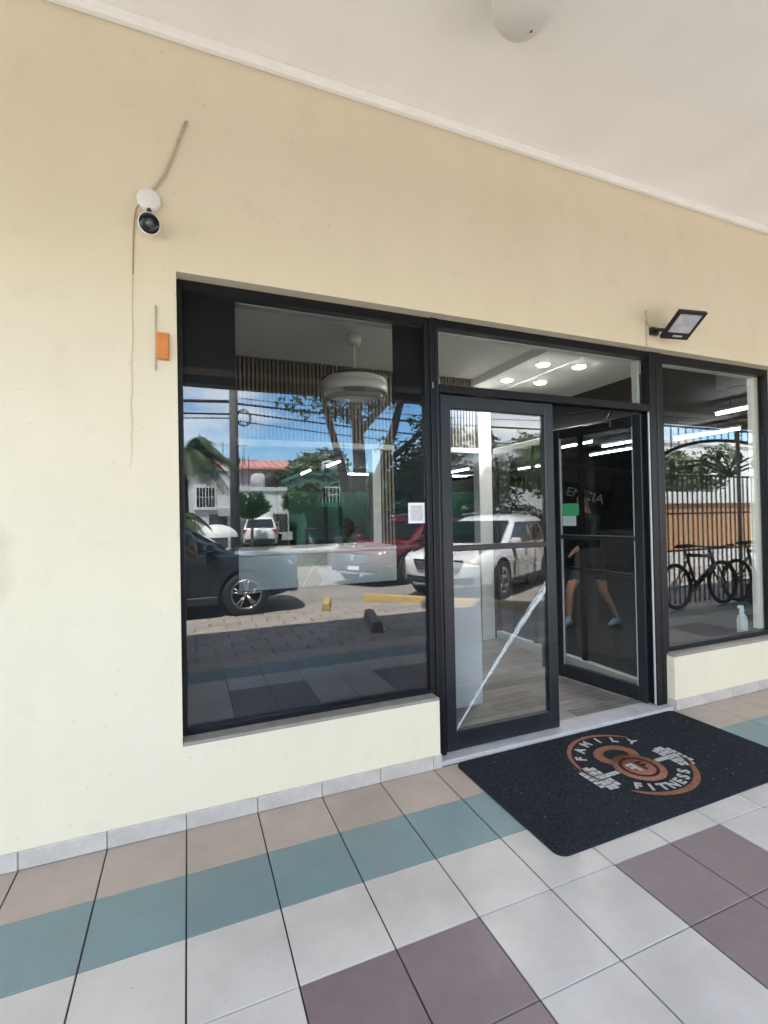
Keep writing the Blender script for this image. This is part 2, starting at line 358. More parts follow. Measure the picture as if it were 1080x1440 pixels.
# painted-over cables on wall
def cable(name, label, pts, r, m_, cat='cable'):
    return tag(MB().tube(pts, r, 6).build(name, m_), label, cat)
M_CAB = mat('painted_cable', (.50, .42, .29), .7, var=.15, vscale=20)
cable('wall_cable', 'tan cable running up the wall from the security camera', [(.045, -.004, 3.409), (.02, -.006, 3.34), (-.01, -.006, 3.25), (-.03, -.007, 3.19), (-.037, -.009, 3.17), (-.045, -.007, 3.15), (-.055, -.007, 3.12), (-.085, -.01, 3.07), (-.112, -.012, 3.02)], .0065, M_CAB)
cable('wall_cable', 'thin loose cord looping round the security camera', [(-.155, -.012, 2.97), (-.178, -.01, 2.93), (-.187, -.006, 2.88), (-.192, -.004, 2.8), (-.195, -.003, 2.7), (-.197, -.003, 2.62)], .003, mat('cord_tan', (.40, .29, .14), .6))
cable('wall_cable', 'thin vertical cable behind the small orange box', [(-.1025, -.004, 2.49), (-.1035, -.005, 2.4), (-.104, -.004, 2.3), (-.1065, -.004, 2.178)], .0035, M_CAB)
cable('wall_cable', 'thin wire hanging down wall to the floodlight', [(3.13, -.004, 2.93), (3.132, -.005, 2.87), (3.14, -.008, 2.83), (3.17, -.012, 2.805), (3.20, -.03, 2.795)], .004, M_CAB)
cable('wall_cable', 'thin pale wire running from floodlight down to lintel', [(3.128, -.003, 2.86), (3.127, -.004, 2.75), (3.128, -.003, 2.672)], .0035, M_CAB)

# orange box
ob = thing('junction_box', 'small bright orange box fixed to wall beside the window', 'box', (-.075, 0, 2.295))
MB().box(-.024, .026, -.024, 0, -.062, .062, b=.003).build('cover', mat('orange_plastic', (.66, .215, .05), .5, var=.1, vscale=20), ob)
MB().box(-.028, .030, -.008, -.0005, -.066, .066, b=.002).build('backplate', mat('orange_plate', (.55, .33, .13), .6), ob)

# security camera
sc_ = thing('security_camera', 'white security camera with black lens mounted high on cream wall', 'camera', (-.125, 0, 2.93))
MB().lathe([(.001, -.032), (.046, -.032), (.051, -.027), (.052, -.004), (.05, -.001)], (0, 0, .046), 28, 'Y').build('base', M_WHITE, sc_)
MB().tube([(.002, -.012, .012), (.002, -.03, -.012), (.003, -.05, -.07)], .011, 10).build('neck', M_BLACK, sc_)
hd = Matrix.Scale(.96, 4)
hd = Matrix.Translation((.003, -.060, -.092)) @ Euler((R(18), 0, R(6))).to_matrix().to_4x4() @ hd
h = MB().lathe([(.002, .055), (.030, .052), (.044, .03), (.05, .0), (.05, -.018), (.045, -.024)], (0, 0, 0), 28, 'Y').build('housing', M_WHITE, sc_); h.matrix_basis = hd
h2 = MB().lathe([(.0455, -.0242), (.0435, -.029), (.030, -.032), (.016, -.0325), (.001, -.0325)], (0, 0, 0), 24, 'Y', cap=False).build('lens', mat('lens_black', (.008, .007, .008), .18), sc_); h2.matrix_basis = hd
h3 = MB().lathe([(.013, -.0326), (.009, -.037), (.001, -.039)], (0, 0, 0), 16, 'Y', cap=False).build('lens', mat('lens_glass', (.12, .12, .13), .05, coat=1), h2)

# floodlight (fitted panel)
flo = thing('floodlight', 'black wall floodlight with pale lens above the right window', 'floodlight', (3.277, -.18, 2.774))
t_, yw = .97, -.163
u = Vector((math.cos(yw), math.sin(yw), 0)); n0 = Vector((math.sin(yw), -math.cos(yw), 0))
v_ = Vector((0, 0, 1)) * math.cos(t_) + n0 * math.sin(t_); nn = u.cross(v_)
FM = Matrix((u, v_, nn)).transposed().to_4x4()
def flp(name, mb, mm, par=flo):
    o = mb.build(name, mm, par); o.matrix_basis = FM; return o
W2, H2 = .114, .109
flp('housing', MB().box(-W2, W2, -H2, H2, -.022, -.0025, b=.005), M_BLACK)
fr_ = MB(); fr_.box(-W2, -W2 + .022, -H2, H2, -.002, .006, b=.002).box(W2 - .022, W2, -H2, H2, -.002, .006, b=.002).box(-W2 + .0225, W2 - .0225, H2 - .024, H2, -.002, .006, b=.002).box(-W2 + .0225, W2 - .0225, -H2, -H2 + .05, -.002, .006, b=.002)
flp('bezel', fr_, M_BLACK)
flp('lens', MB().box(-W2 + .023, W2 - .023, -H2 + .051, H2 - .025, -.0022, .001), mat('flood_lens', (.62, .62, .64), .25, c2=(.4, .4, .43), vscale=14))
flp('sensor', MB().box(-.03, .045, -H2 + .022, -H2 + .034, .0062, .009), mat('sensor_grey', (.6, .6, .6), .4))
for i in range(6): flp('cooling_fin', MB().box(-.08 + i * .03, -.076 + i * .03, -.07, .07, -.04, -.0225), M_BLACK)
br = MB(); br.tube([(-.085, .175, .01), (-.08, .13, .008), (-.05, .10, -.002), (.01, .068, -.008)], .013, 8); br.tube([(.01, .068, -.008), (.07, .06, -.008)], .012, 8)
br.box(-.12, -.05, .150, .1795, -.02, .035, b=.004)
br.build('bracket', M_BLACK, flo)

# globe lamp on arcade ceiling
gl_ = thing('globe_lamp', 'white opal globe lamp hanging from the arcade ceiling', 'lamp', (1.427, -.817, 3.83))
GC = -.092; prof = [(.145 * math.sin(a), GC - .145 * math.cos(a)) for a in [0.01 + i * (2.65 - .01) / 16 for i in range(17)]]
MB().lathe(prof, (0, 0, 0), 40).build('globe', mat('opal_glass', (.66, .65, .60), .3, var=.03, vscale=5), gl_)
MB().lathe([(.085, -.035), (.09, -.02), (.09, -.001)], (0, 0, 0), 28).build('mount', mat('lamp_mount', (.7, .68, .63), .5), gl_)
MB().lathe([(.007, GC - .1465), (.007, GC - .142)], (.03, -.0, .004), 12).build('screw', mat('screw_dark', (.08, .07, .06), .5), gl_)

# ================================================================== SHOP FRONT WINDOWS AND DOORS
YF0, YF1, YG = .072, .138, .102
def bars(name, rects, m_, par, y0=YF0, y1=YF1, b=.004):
    for (x0, x1, z0, z1) in rects: MB().box(x0, x1, y0, y1, z0, z1, b=b).build(name, m_, par)
def pane(name, x0, x1, z0, z1, par, m_=None, y=YG, t=.006):
    return MB().box(x0, x1, y, y + t, z0, z1).build(name, m_ or M_GLASS, par)
# left window
wl_ = thing('shop_window', 'large left shop window with black film border round a clear rectangle', 'window', group=None)
bars('frame', [(XL, .012, ZS, ZT), (1.36, 1.392, ZS, ZT - .0), (.0122, 1.3598, ZT - .05, ZT), (.0122, 1.3598, ZS, ZS + .02)], M_FRAME, wl_)
pane('glass', .0122, 1.3598, ZS + .0202, ZT - .0502, wl_)
CX0, CX1, CZ0, CZ1 = .268, 1.164, 1.092, ZT - .0505
for (a, b_, c, d) in [(.0122, CX0, ZS + .021, ZT - .051), (CX1, 1.3598, ZS + .021, ZT - .051), (CX0, CX1, ZS + .021, CZ0)]:
    MB().box(a, b_, YG + .0075, YG + .0085, c, d).build('black_film', M_FILM, wl_)
bars('inner_trim', [(XL, 1.38, ZT - .052, ZT - .032)], M_ALU, wl_, .139, .2)
st = tag(MB().box(1.243, 1.352, YG - .0016, YG - .0004, 1.425, 1.548).build('window_sticker', mat('sticker_white', (.80, .79, .80), .5)), 'white bordered square sticker on left window glass beside the door', 'sticker')
MB().box(1.257, 1.338, YG - .0022, YG - .00165, 1.44, 1.533).build('print', mat('sticker_print', (.50, .46, .46), .6, c2=(.62, .58, .58), vscale=40), st)

# door frame and transom
df = thing('door_frame', 'dark metal double door frame with clear transom pane above', 'door frame')
bars('jamb', [(1.3925, 1.45, .027, ZT), (3.235, 3.36, .027, ZT)], M_FRAME, df, .062, .145)
bars('header', [(1.4505, 3.2345, 2.218, 2.27)], M_FRAME, df, .066, .142)
bars('header', [(1.4505, 3.2345, ZT - .05, ZT)], M_FRAME, df, .068, .14)
pane('transom_glass', 1.4505, 3.2345, 2.2705, ZT - .0505, df)
bars('inner_trim', [(1.46, 3.20, ZT - .052, ZT - .03), (3.205, 3.23, 2.272, ZT - .052)], M_WHITE, df, .146, .2)
bars('weather_strip', [(3.2215, 3.2345, .03, 2.217)], M_ALU, df, .07, .085)
bars('latch', [(1.398, 1.412, 2.235, 2.275)], M_CHROME, df, .052, .0615)
bars('gasket', [(1.43, 1.438, .05, 2.6), (3.30, 3.308, .05, 2.6)], M_BLACK, df, .058, .0615)

# door leaves
LW, LH0, LH1 = .876, .032, 2.212
def door_leaf(name, label, loc, rz):
    d = thing(name, label, 'door', loc, rz)
    for (x0, x1) in ((.004, .078), (LW - .078, LW - .004)): MB().box(x0, x1, -.022, .022, LH0, LH1, b=.004).build('stile', M_LEAF, d)
    MB().box(.0785, LW - .0785, -.021, .021, LH1 - .085, LH1 - .002, b=.004).build('top_rail', M_LEAF, d)
    MB().box(.0785, LW - .0785, -.021, .021, LH0 + .002, LH0 + .115, b=.004).build('bottom_rail', M_LEAF, d)
    MB().box(.0785, LW - .0785, -.024, .024, 1.246, 1.282, b=.005).build('mid_rail', M_LEAF, d)
    for (z0, z1) in ((LH0 + .1155, 1.2455), (1.2825, LH1 - .0855)):
        MB().box(.0785, LW - .0785, -.003, .003, z0, z1).build('glass', M_OGLASS if 'open' in label else M_DGLASS, d)
    bd = MB()
    for (z0, z1) in ((LH0 + .1155, 1.2455), (1.2825, LH1 - .0855)):
        for x in (.0787, LW - .0873): bd.box(x, x + .0086, .0035, .018, z0, z1)
    bd.build('glazing_bead', M_ALU if 'open' in label else M_BLACK, d)
    return d
dl = door_leaf('door', 'closed left glass door leaf with taped diagonal crack in its lower pane', (1.4535, .098, 0), 0)
# clear tape over a diagonal crack
M_TAPE = mat('clear_tape', (.80, .81, .80), .3, c2=(.5, .52, .52), vscale=60, alpha=.8)
def tapepts(off, n=22):
    out = []
    for i in range(n + 1):
        t = i / n; out.append((.083 + t * (.79 - .083), .15 + t * (.965 - .15) + off * (.35 + 1.1 * t) + rnd.uniform(-.006, .006) + .025 * math.sin(t * 3)))
    return out
for off, wd in ((.0, .0045), (.014, .0022), (-.013, .0030), (.024, .0016), (-.022, .0014), (.006, .0018)):
    tp = MB(); P = tapepts(off)
    for i in range(len(P) - 1):
        if wd < .003 and rnd.random() < .22: continue
        (x0, z0), (x1, z1) = P[i], P[i + 1]; q2 = wd * (.8 + 1.6 * i / 22) * rnd.uniform(.6, 1.2); q = wd * (.8 + 1.6 * (i + 1) / 22) * rnd.uniform(.6, 1.2); y = -.0042 - rnd.uniform(0, .002)
        tp.add([(x0, -.0042, z0 - q2), (x1, y, z1 - q), (x1, -.0042, z1 + q), (x0, y, z0 + q2)], [(0, 1, 2, 3)])
    tp.build('tape', M_TAPE, dl, fix=False)
film_ = MB(); P = tapepts(0)
for i in range(len(P) - 1):
    (x0, z0), (x1, z1) = P[i], P[i + 1]; q2 = .013 + .022 * i / 22; q = .013 + .022 * (i + 1) / 22
    film_.add([(x0, -.0037, z0 - q2), (x1, -.0037, z1 - q), (x1, -.0037, z1 + q), (x0, -.0037, z0 + q2)], [(0, 1, 2, 3)])
film_.build('tape', mat('tape_film', (.7, .72, .72), .3, alpha=.22), dl, fix=False)
MB().box(LW - .075, LW - .02, -.034, -.0225, .48, .60, b=.006).build('lock', M_BLACK, dl)
MB().box(LW - .10, LW - .06, .0225, .032, .43, .62, b=.004).build('lock', M_BLACK, dl)
dr = door_leaf('door', 'right glass door leaf swung open into the shop', (3.214, .115, 0), R(100))
dr.scale = (.93, 1, 1)
MB().box(.24, .5, .0225, .065, LH1 - .075, LH1 - .02, b=.006).build('door_closer', M_BLACK, dr)
MB().tube([(.28, .05, LH1 + .0), (.05, .30, LH1 + .012)], .009, 6).build('closer_arm', M_BLACK, dr)
MB().tube([(.05, .30, LH1 + .012), (.42, .40, LH1 + .02)], .008, 6).build('closer_arm', M_BLACK, dr)
gs = MB(); gs.prism([(.70 + a, 1.50 + b_) for a, b_ in rrect(.092, .053, .022)], .0034, .0042)
gs.build('sticker', mat('sticker_green', (.06, .36, .14), .5, var=.1, vscale=30), dr)
MB().box(.64, .785, .0034, .0042, 1.36, 1.446).build('sticker', mat('sticker_pale', (.5, .56, .54), .5), dr)

# right window
wr = thing('shop_window', 'right shop window reflecting the iron gate and bicycles', 'window')
bars('frame', [(3.3605, 3.385, ZS, ZT), (4.628, XR - .002, ZS, ZT), (3.3855, 4.6275, ZT - .05, ZT), (3.3855, 4.6275, ZS, ZS + .035)], M_FRAME, wr)
pane('glass', 3.3855, 4.6275, ZS + .0355, ZT - .0505, wr)
bars('inner_trim', [(3.37, 4.59, ZT - .052, ZT - .035), (4.592, 4.63, ZS + .03, ZT - .03)], M_WHITE, wr, .139, .2)

# ================================================================== DOOR MAT
MX, MY, MWx, MWy = 2.385, -.432, .92, .432
mt_ = thing('door_mat', 'large black entrance mat with orange and white kettlebell emblem', 'mat', (MX, MY, 0), R(.4))
M_MAT = mat('mat_pile', (.034, .038, .044), .95, c2=(.006, .007, .009), vscale=110, bump=.6, bscale=260, spec=.12, detail=6)
mb = MB(); rings = []
for (s_, z) in ((0, .0008), (0, .007), (.006, .0095), (.022, .0105), (.026, .0125), (.03, .013)):
    rings.append([(x, y, z) for x, y in rrect(MWx - s_, MWy - s_, .05 - s_ * .5)])
mb.loft(rings, smooth=False); mb.build('pile', M_MAT, mt_)
M_OR = mat('mat_orange', (.33, .145, .09), .95, c2=(.17, .075, .05), vscale=80, spec=.1, bump=.4, bscale=200)
M_MW = mat('mat_white', (.60, .58, .54), .95, c2=(.24, .23, .22), vscale=75, spec=.1, bump=.4, bscale=200)
M_MB = mat('mat_maroon', (.05, .018, .016), .95, spec=.1)
lg = (0.01, .018)       # emblem centre in mat space
ZM0, ZM1 = .0125, .0148
def ring_seg(a0, a1, ri0, ri1, ro0, ro1, n=30):
    mbb = MB(); v = []; f = []
    for i in range(n + 1):
        t = i / n; a = R(a0 + (a1 - a0) * t); k_ = math.sin(PI * t) ** .5
        ri, ro = ri0 + (ri1 - ri0) * k_, ro0 + (ro1 - ro0) * k_
        for r_, z in ((ri, ZM0), (ro, ZM0), (ro, ZM1), (ri, ZM1)): v.append((lg[0] + r_ * math.cos(a), lg[1] + r_ * math.sin(a), z))
    for i in range(n):
        for j in range(4): f.append((i * 4 + j, i * 4 + (j + 1) % 4, i * 4 + 4 + (j + 1) % 4, i * 4 + 4 + j))
    f += [(0, 1, 2, 3), (n * 4 + 3, n * 4 + 2, n * 4 + 1, n * 4)]
    return mbb.add(v, f)
ring_seg(198, 42, .325, .318, .328, .343).build('emblem_ring', M_OR, mt_)
ring_seg(-8, -138, .328, .314, .331, .348).build('emblem_ring', M_OR, mt_)
for word, a0, a1, rad, flip in (('FAMILY', 150, 38, .268, 1), ('FITNESS', 229, 311, .272, -1)):
    n = len(word)
    for i, ch in enumerate(word):
        a = R(a0 + (a1 - a0) * i / (n - 1)); me = text_mesh('letter', ch, .082, .0012, M_MW, bold=.0035)
        place('letter', me, mt_, (lg[0] + rad * math.cos(a), lg[1] + rad * math.sin(a), ZM0 + .0008), (0, 0, a - PI / 2 if flip > 0 else a + PI / 2))
def disc_ring(cx, cy_, ri, ro, z0, z1, sx=1, sy=1, n=32):
    b_ = MB(); v = []; f = []
    for i in range(n):
        a = 2 * PI * i / n
        for r_, z in ((ri, z0), (ro, z0), (ro, z1), (ri, z1)): v.append((cx + sx * r_ * math.cos(a), cy_ + sy * r_ * math.sin(a), z))
    for i in range(n):
        for j in range(4): k_ = (i + 1) % n; f.append((i * 4 + j, i * 4 + (j + 1) % 4, k_ * 4 + (j + 1) % 4, k_ * 4 + j))
    return b_.add(v, f)
kb = disc_ring(0, lg[1] + .085, .075, .128, ZM0, ZM1, 1.12, .86).build('kettlebell_handle', M_OR, mt_)
MB().lathe([(.001, ZM0 - .001), (.142, ZM0 - .001), (.142, ZM1 + .0006), (.001, ZM1 + .0006)], (0, lg[1] - .07, 0), 36).build('kettlebell_body', M_OR, mt_)
disc_ring(0, lg[1] - .07, .088, .106, ZM1 - .0005, ZM1 + .0012).build('kettlebell_ring', M_MB, mt_)
for s_, ch, dx in ((1, 'F', .035), (-1, 'F', -.03)):
    o = place('letter', text_mesh('letter', ch, .11, .001, M_MB if s_ > 0 else M_MW, bold=.004), mt_, (dx, lg[1] - .07, ZM1 + .0012)); o.scale = (s_, 1, 1)
for s_ in (-1, 1):
    db = MB(); db.box(min(s_ * .15, s_ * .235), max(s_ * .15, s_ * .235), lg[1] - .075, lg[1] - .045, ZM0, ZM1)
    for i, hh in enumerate((.10, .115, .115, .085)):
        x = s_ * (.236 + i * .032); k_ = 5
        for q in range(k_):
            y0 = lg[1] - .06 - hh + q * 2 * hh / k_; db.box(x, x + s_ * .027, y0 + rnd.uniform(0, .005), y0 + 2 * hh / k_ - .006, ZM0, ZM1) if s_ > 0 else db.box(x - .027, x, y0 + rnd.uniform(0, .005), y0 + 2 * hh / k_ - .006, ZM0, ZM1)
    db.build('dumbbell', M_MW, mt_)
lint = MB()
for i in range(110):
    x, y = rnd.uniform(-.86, .86), rnd.uniform(-.40, .40); a = rnd.uniform(0, PI); l = rnd.uniform(.002, .009); w_ = rnd.uniform(.0007, .0016)
    dx, dy = math.cos(a) * l, math.sin(a) * l
    lint.add([(x - dx, y - dy, .0136), (x + dy * w_ / l, y - dx * w_ / l, .0142), (x + dx, y + dy, .0136), (x - dy * w_ / l, y + dx * w_ / l, .0142)], [(0, 1, 2, 3)])
lo = lint.build('lint', mat('lint_grey', (.35, .34, .32), .9), mt_, fix=False); lo['kind'] = 'stuff'

# ================================================================== SHOP INTERIOR
M_IW = mat('interior_white', (.72, .72, .70), .7, var=.03, vscale=2)
M_ICE = mat('interior_ceiling', (.88, .88, .86), .85, var=.03, vscale=1.5)
sfl = struct(MB().box(-3, 3.4, .17, 2.4, -.1, -.002).build('shop_floor', M_BLACK))
M_PLANK = mat('plank_vinyl', (.34, .305, .275), .42, c2=(.17, .15, .135), vscale=3.5, stretch=(.5, 7, 7), objvar=.18, detail=8)
plm = MB().box(-.598, .598, -.0735, .0735, 0, .010, b=.001).mesh('plank', M_PLANK)
for j in range(15):
    for i in range(-1, 4):
        x = i * 1.2 + (j * .37) % 1.2 - .4; y = .245 + j * .1485
        if x + .6 > 3.395:
            x0 = x - .6
            if x0 > 3.2: continue
            o = place('plank', plm, sfl, ((x0 + 3.395) / 2, y, 0)); o.scale.x = (3.395 - x0) / 1.2
        else: place('plank', plm, sfl, (x, y, 0))
gf = struct(MB().box(3.4, 11.2, .2, 13.2, -.1, .004).box(-3, 3.4, 2.4, 13.2, -.1, .004).build('gym_floor', mat('gym_rubber_floor', (.014, .015, .017), .7, var=.25, vscale=60, spec=.2)))
struct(MB().box(-3, 4.62, .2, 2.42, 3.06, 3.3).build('shop_ceiling', M_ICE))
dc = struct(MB().box(3.13, 4.62, .2, 2.42, 2.975, 3.0595).build('dropped_ceiling', M_ICE))
MB().box(3.575, 3.585, .2, 2.42, 2.968, 2.9745).build('ceiling_joint', M_ICE, dc)
struct(MB().box(-3, 11.2, 2.42, 13.2, 3.06, 3.3).box(4.62, 11.2, .2, 2.42, 3.06, 3.3).build('gym_ceiling', mat('gym_ceiling_dark', (.02, .02, .02), .9, var=.2, vscale=2)))
gw = thing('gym_wall', 'dark rear gym wall with a wide green painted band', 'wall')
MB().box(-3, 11.2, 13.2, 13.4, -.1, 3.3).build('wall', mat('gym_wall_dark', (.03, .03, .03), .8), gw)
MB().box(-3, 11.2, 13.18, 13.1995, .75, 2.35).build('green_band', mat('gym_green', (.03, .115, .085), .6, c2=(.02, .07, .055), vscale=1.2), gw)
tag(MB().box(-3.2, -3, .2, 13.2, -.1, 3.3).build('side_wall', mat('gym_side', (.15, .15, .15), .8)), 'dark side wall at left of the shop interior', 'wall')
tag(MB().box(11.2, 11.4, .2, 13.2, -.1, 3.3).build('side_wall', mat('gym_side2', (.02, .02, .02), .8)), 'black side wall at right of the gym', 'wall')
# slatted partition
sp = thing('slat_partition', 'slatted timber partition with white framed openings behind left window', 'partition')
MB().box(-3, 3.19, 2.338, 2.42, 2.25, 3.0595).build('backing', mat('slat_backing', (.015, .014, .013), .9), sp)
M_SLAT = mat('slat_wood', (.30, .265, .22), .55, c2=(.20, .175, .145), vscale=5, stretch=(8, 8, .6), objvar=.1)
sm1 = MB().box(-.0115, .0115, -.018, .018, -.4045, .4045, b=.002).mesh('slat', M_SLAT)
sm2 = MB().box(-.0115, .0115, -.018, .018, -1.095, 1.095, b=.002).mesh('slat', M_SLAT)
x = -.3
while x < 3.17: place('slat', sm1, sp, (x, 2.3195, 2.6545)); x += .0405
MB().box(1.955, 2.50, 2.338, 2.42, .0, 2.189).build('backing', MATS['slat_backing'], sp)
x = 1.975
while x < 2.49: place('slat', sm2, sp, (x, 2.3195, 1.0945)); x += .0405
for (a, b_, c, d) in [(-3, 3.37, 2.19, 2.2495), (1.855, 1.95, 0, 2.1895), (2.505, 2.56, 0, 2.1895), (3.195, 3.37, 0, 2.1895), (3.195, 3.37, 2.25, 3.0595)]:
    MB().box(a, b_, 2.295, 2.425, c, d, b=.004).build('frame', M_IW, sp)
# glass side partition
gp = thing('glass_partition', 'dark glazed side partition with white base behind the open door', 'partition')
MB().box(3.385, 3.445, .26, 2.29, .0105, .105, b=.004).build('base', M_IW, gp)
MB().box(3.385, 3.445, .26, 2.29, 2.19, 2.2495, b=.004).build('top_rail', M_IW, gp)
for y in (.26, .93, 1.6, 2.25): MB().box(3.395, 3.435, y, y + .04, .106, 2.1895, b=.003).build('post', M_FRAME, gp)
gtint = glass_mat('smoked_glass', (.9, .91, .92), 1.3)
gdark = glass_mat('shade_tint_glass', (.62, .64, .65), 1.3)  # tint adds shade over the upper panes to hide the walker's torso
for y in (.301, .971, 1.641):
    y1 = y + .628 - (.02 if y > 1.6 else 0)
    MB().box(3.412, 3.418, y, y1, .106, .9345).build('glass', gtint, gp); MB().box(3.412, 3.418, y, y1, .9605, 2.1895).build('glass', gdark, gp)
    MB().box(3.4, 3.43, y, y1, .935, .96, b=.003).build('mid_rail', M_FRAME, gp)

# reception desk
dk = thing('reception_desk', 'white faceted reception desk behind the left window', 'desk', (0, 0, 0))
MB().box(.1, 1.42, .69, 1.25, .0105, 1.235, b=.006).build('body', M_IW, dk)
MB().box(.08, 1.44, .66, 1.28, 1.2355, 1.26, b=.004).build('counter_top', M_WHITE, dk)
MB().box(1.425, 2.118, .675, 1.22, .0105, 1.075, b=.006).build('end_panel', mat('desk_panel', (.62, .62, .60), .5, var=.04, vscale=2), dk)
M_BEI = mat('desk_beige', (.50, .41, .32), .6, var=.06)
for poly in ([(.70, .98), (.70, 1.23), (.80, 1.15)], [(.705, 1.232), (.90, 1.232), (.81, 1.155)], [(.90, 1.225), (.90, 1.12), (.815, 1.15)], [(.70, .96), (.82, 1.14), (.86, 1.05), (.80, .96)]):
    MB().prism(poly, .680, .6895).build('facet', M_BEI, dk)
tag(MB().box(1.27, 1.40, .44, .64, .96, 1.13, b=.003).box(1.28, 1.39, .45, .63, .0105, .96, b=.003).build('white_box_stand', M_WHITE), 'slim white box stand in front of the reception desk', 'stand')

# ceiling fan lamp
fa = thing('fan_lamp', 'white ring shaped ceiling fan lamp hanging behind the left window', 'fan lamp', (1.383, 1.445, 3.06))
MB().lathe([(.03, -.10), (.055, -.095), (.062, -.06), (.066, -.001)], (0, 0, 0), 28).build('canopy', M_WHITE, fa)
MB().tube([(0, 0, -.1), (0, 0, -.33)], .012, 10).build('rod', M_WHITE, fa)
MB().lathe([(.02, -.31), (.045, -.335), (.11, -.355), (.15, -.375), (.15, -.40)], (0, 0, 0), 32).build('motor', mat('fan_grey', (.5, .5, .49), .4), fa)
MB().lathe([(.13, -.39), (.245, -.395), (.272, -.41), (.278, -.43), (.27, -.434), (.27, -.442), (.279, -.446), (.281, -.52), (.274, -.527), (.262, -.52), (.25, -.45), (.13, -.44)], (0, 0, 0), 48, cap=False).build('ring', mat('fan_white', (.74, .73, .71), .35), fa)
MB().lathe([(.262, -.555), (.272, -.56), (.272, -.585), (.26, -.60), (.245, -.60), (.25, -.56)], (0, 0, 0), 48, cap=False).build('lower_rim', glass_mat('acrylic', (.8, .8, .8), 1.6, dirt=.5), fa)
MB().lathe([(.001, -.455), (.06, -.46), (.1, -.47), (.1, -.44)], (0, 0, 0), 28, cap=False).build('hub', mat('fan_hub', (.35, .35, .34), .4), fa)
for k in range(4):
    a0 = k * PI / 2 + .4; P = []
    for i in range(9):
        t = i / 8; a = a0 + t * 1.5; r_ = .2 + .06 * math.sin(t * PI); P.append((a, r_))
    b_ = MB(); v = []
    for a, r_ in P:
        for dr_, z in ((-.05, -.403), (.03, -.399), (.03, -.396), (-.05, -.400)): v.append(((r_ + dr_) * math.cos(a), (r_ + dr_) * math.sin(a), z + .012))
    f = [(i * 4 + j, i * 4 + (j + 1) % 4, i * 4 + 4 + (j + 1) % 4, i * 4 + 4 + j) for i in range(8) for j in range(4)] + [(0, 1, 2, 3), (35, 34, 33, 32)]
    b_.add(v, f); b_.build('blade', mat('fan_blade', (.25, .25, .25), .3), fa)

# downlights
M_LED = mat('led_panel', (.9, .9, .9), .5, emit=(1, .97, .92), es=58)
for (x, y, z, lab) in ((3.36, 1.36, 2.9745, 'lit round downlight in white ceiling, nearest the dark soffit edge'), (3.36, 1.95, 2.9745, 'lit round downlight deeper in ceiling beside the soffit'), (3.77, 1.30, 2.9745, 'lit round downlight on ceiling panel, nearest the transom'), (3.78, 1.90, 2.9745, 'lit round downlight deep on the right ceiling panel')):
    d = thing('downlight', lab, 'downlight', (x, y, z), group='recessed downlights above the entrance')
    MB().lathe([(.062, -.006), (.075, -.006), (.078, -.0008), (.062, -.0008)], (0, 0, 0), 24, cap=False).build('rim', M_WHITE, d)
    MB().lathe([(.001, -.018), (.03, -.0165), (.05, -.011), (.06, -.005), (.061, -.001)], (0, 0, 0), 24).build('diffuser', M_LED, d)
# fluorescent tubes
M_TUBE = mat('tube_light', (.9, .9, .9), .5, emit=(.95, .97, 1.0), es=10)
tubes = [((7.18, 1.55), 'y', 'lit tube lamp high behind right window, nearest its right edge'), ((8.85, 3.45), 'y', 'lit tube lamp crossing the gate arch seen in right window'),
         ((7.4, 5.3), 'y', 'short lit tube lamp seen through open door, upper left'), ((9.07, 5.8), 'y', 'long lit tube lamp seen through open door, lower right'), ((8.2, 4.6), 'y', 'lit tube lamp near top right of open door pane'),
         ((9.3, 12.3), 'x', 'lit tube lamp far back beside the white column'), ((9.5, 9.1), 'y', 'lit tube lamp right of the dark posts in the closed door pane'), ((7.9, 10.6), 'y', 'lit tube lamp just right of white column in closed door pane'),
         ((3.55, 9.6), 'y', 'lit tube lamp over reception desk, higher of the slanted pair'), ((3.35, 11.9), 'y', 'lit tube lamp over reception desk, lower of the slanted pair'), ((5.4, 12.2), 'x', 'far horizontal lit tube lamp under the white header beam'), ((6.3, 12.4), 'x', 'far horizontal lit tube lamp right of white frame post')]
for (x, y), ax, lab in tubes:
    t = thing('tube_lamp', lab, 'tube lamp', (x, y, 2.87), R(90) if ax == 'y' else 0, group='fluorescent tube lamps in gym')
    MB().box(-.62, .62, -.03, .03, .03, .07, b=.004).build('housing', M_WHITE, t)
    MB().tube([(-.6, 0, 0), (.6, 0, 0)], .013, 8).build('tube', M_TUBE, t)
    for s_ in (-.4, .4): MB().tube([(s_, 0, .07), (s_, 0, .19)], .004, 5).build('hanger', M_BLACK, t)
# gym racks
def rack(lab, x, y, rz):
    r_ = thing('power_rack', lab, 'gym rack', (x, y, .004), rz, 'gym racks')
    for sx in (-.6, .6):
        for sy in (-.6, .6): MB().box(sx - .035, sx + .035, sy - .035, sy + .035, 0, 2.3, b=.004).build('upright', M_IRON, r_)
        MB().box(sx - .03, sx + .03, -.564, .564, 2.2, 2.27, b=.004).build('crossbar', M_IRON, r_)
        MB().box(sx - .03, sx + .03, -.564, .564, .05, .12, b=.004).build('crossbar', M_IRON, r_)
    MB().tube([(-1.05, -.66, 1.25), (1.05, -.66, 1.25)], .015, 8).build('barbell', M_CHROME, r_)
    for s_ in (-1, 1):
        for i in range(3): MB().lathe([(.02, -.02), (.22 - i * .04, -.02), (.22 - i * .04, .02), (.02, .02)], (s_ * (.75 + i * .05), -.66, 1.25), 24, 'X').build('weight_plate', M_RUBBER, r_)
rack('black power rack deep in gym seen through closed door', 5.9, 6.2, R(20))
rack('black power rack seen above the reception desk', 2.6, 8.5, R(0))
bn = thing('wall_banner', 'dark tilted banner lettered ENCIA seen through open door', 'banner', (7.40, 5.0, 1.84), R(0))
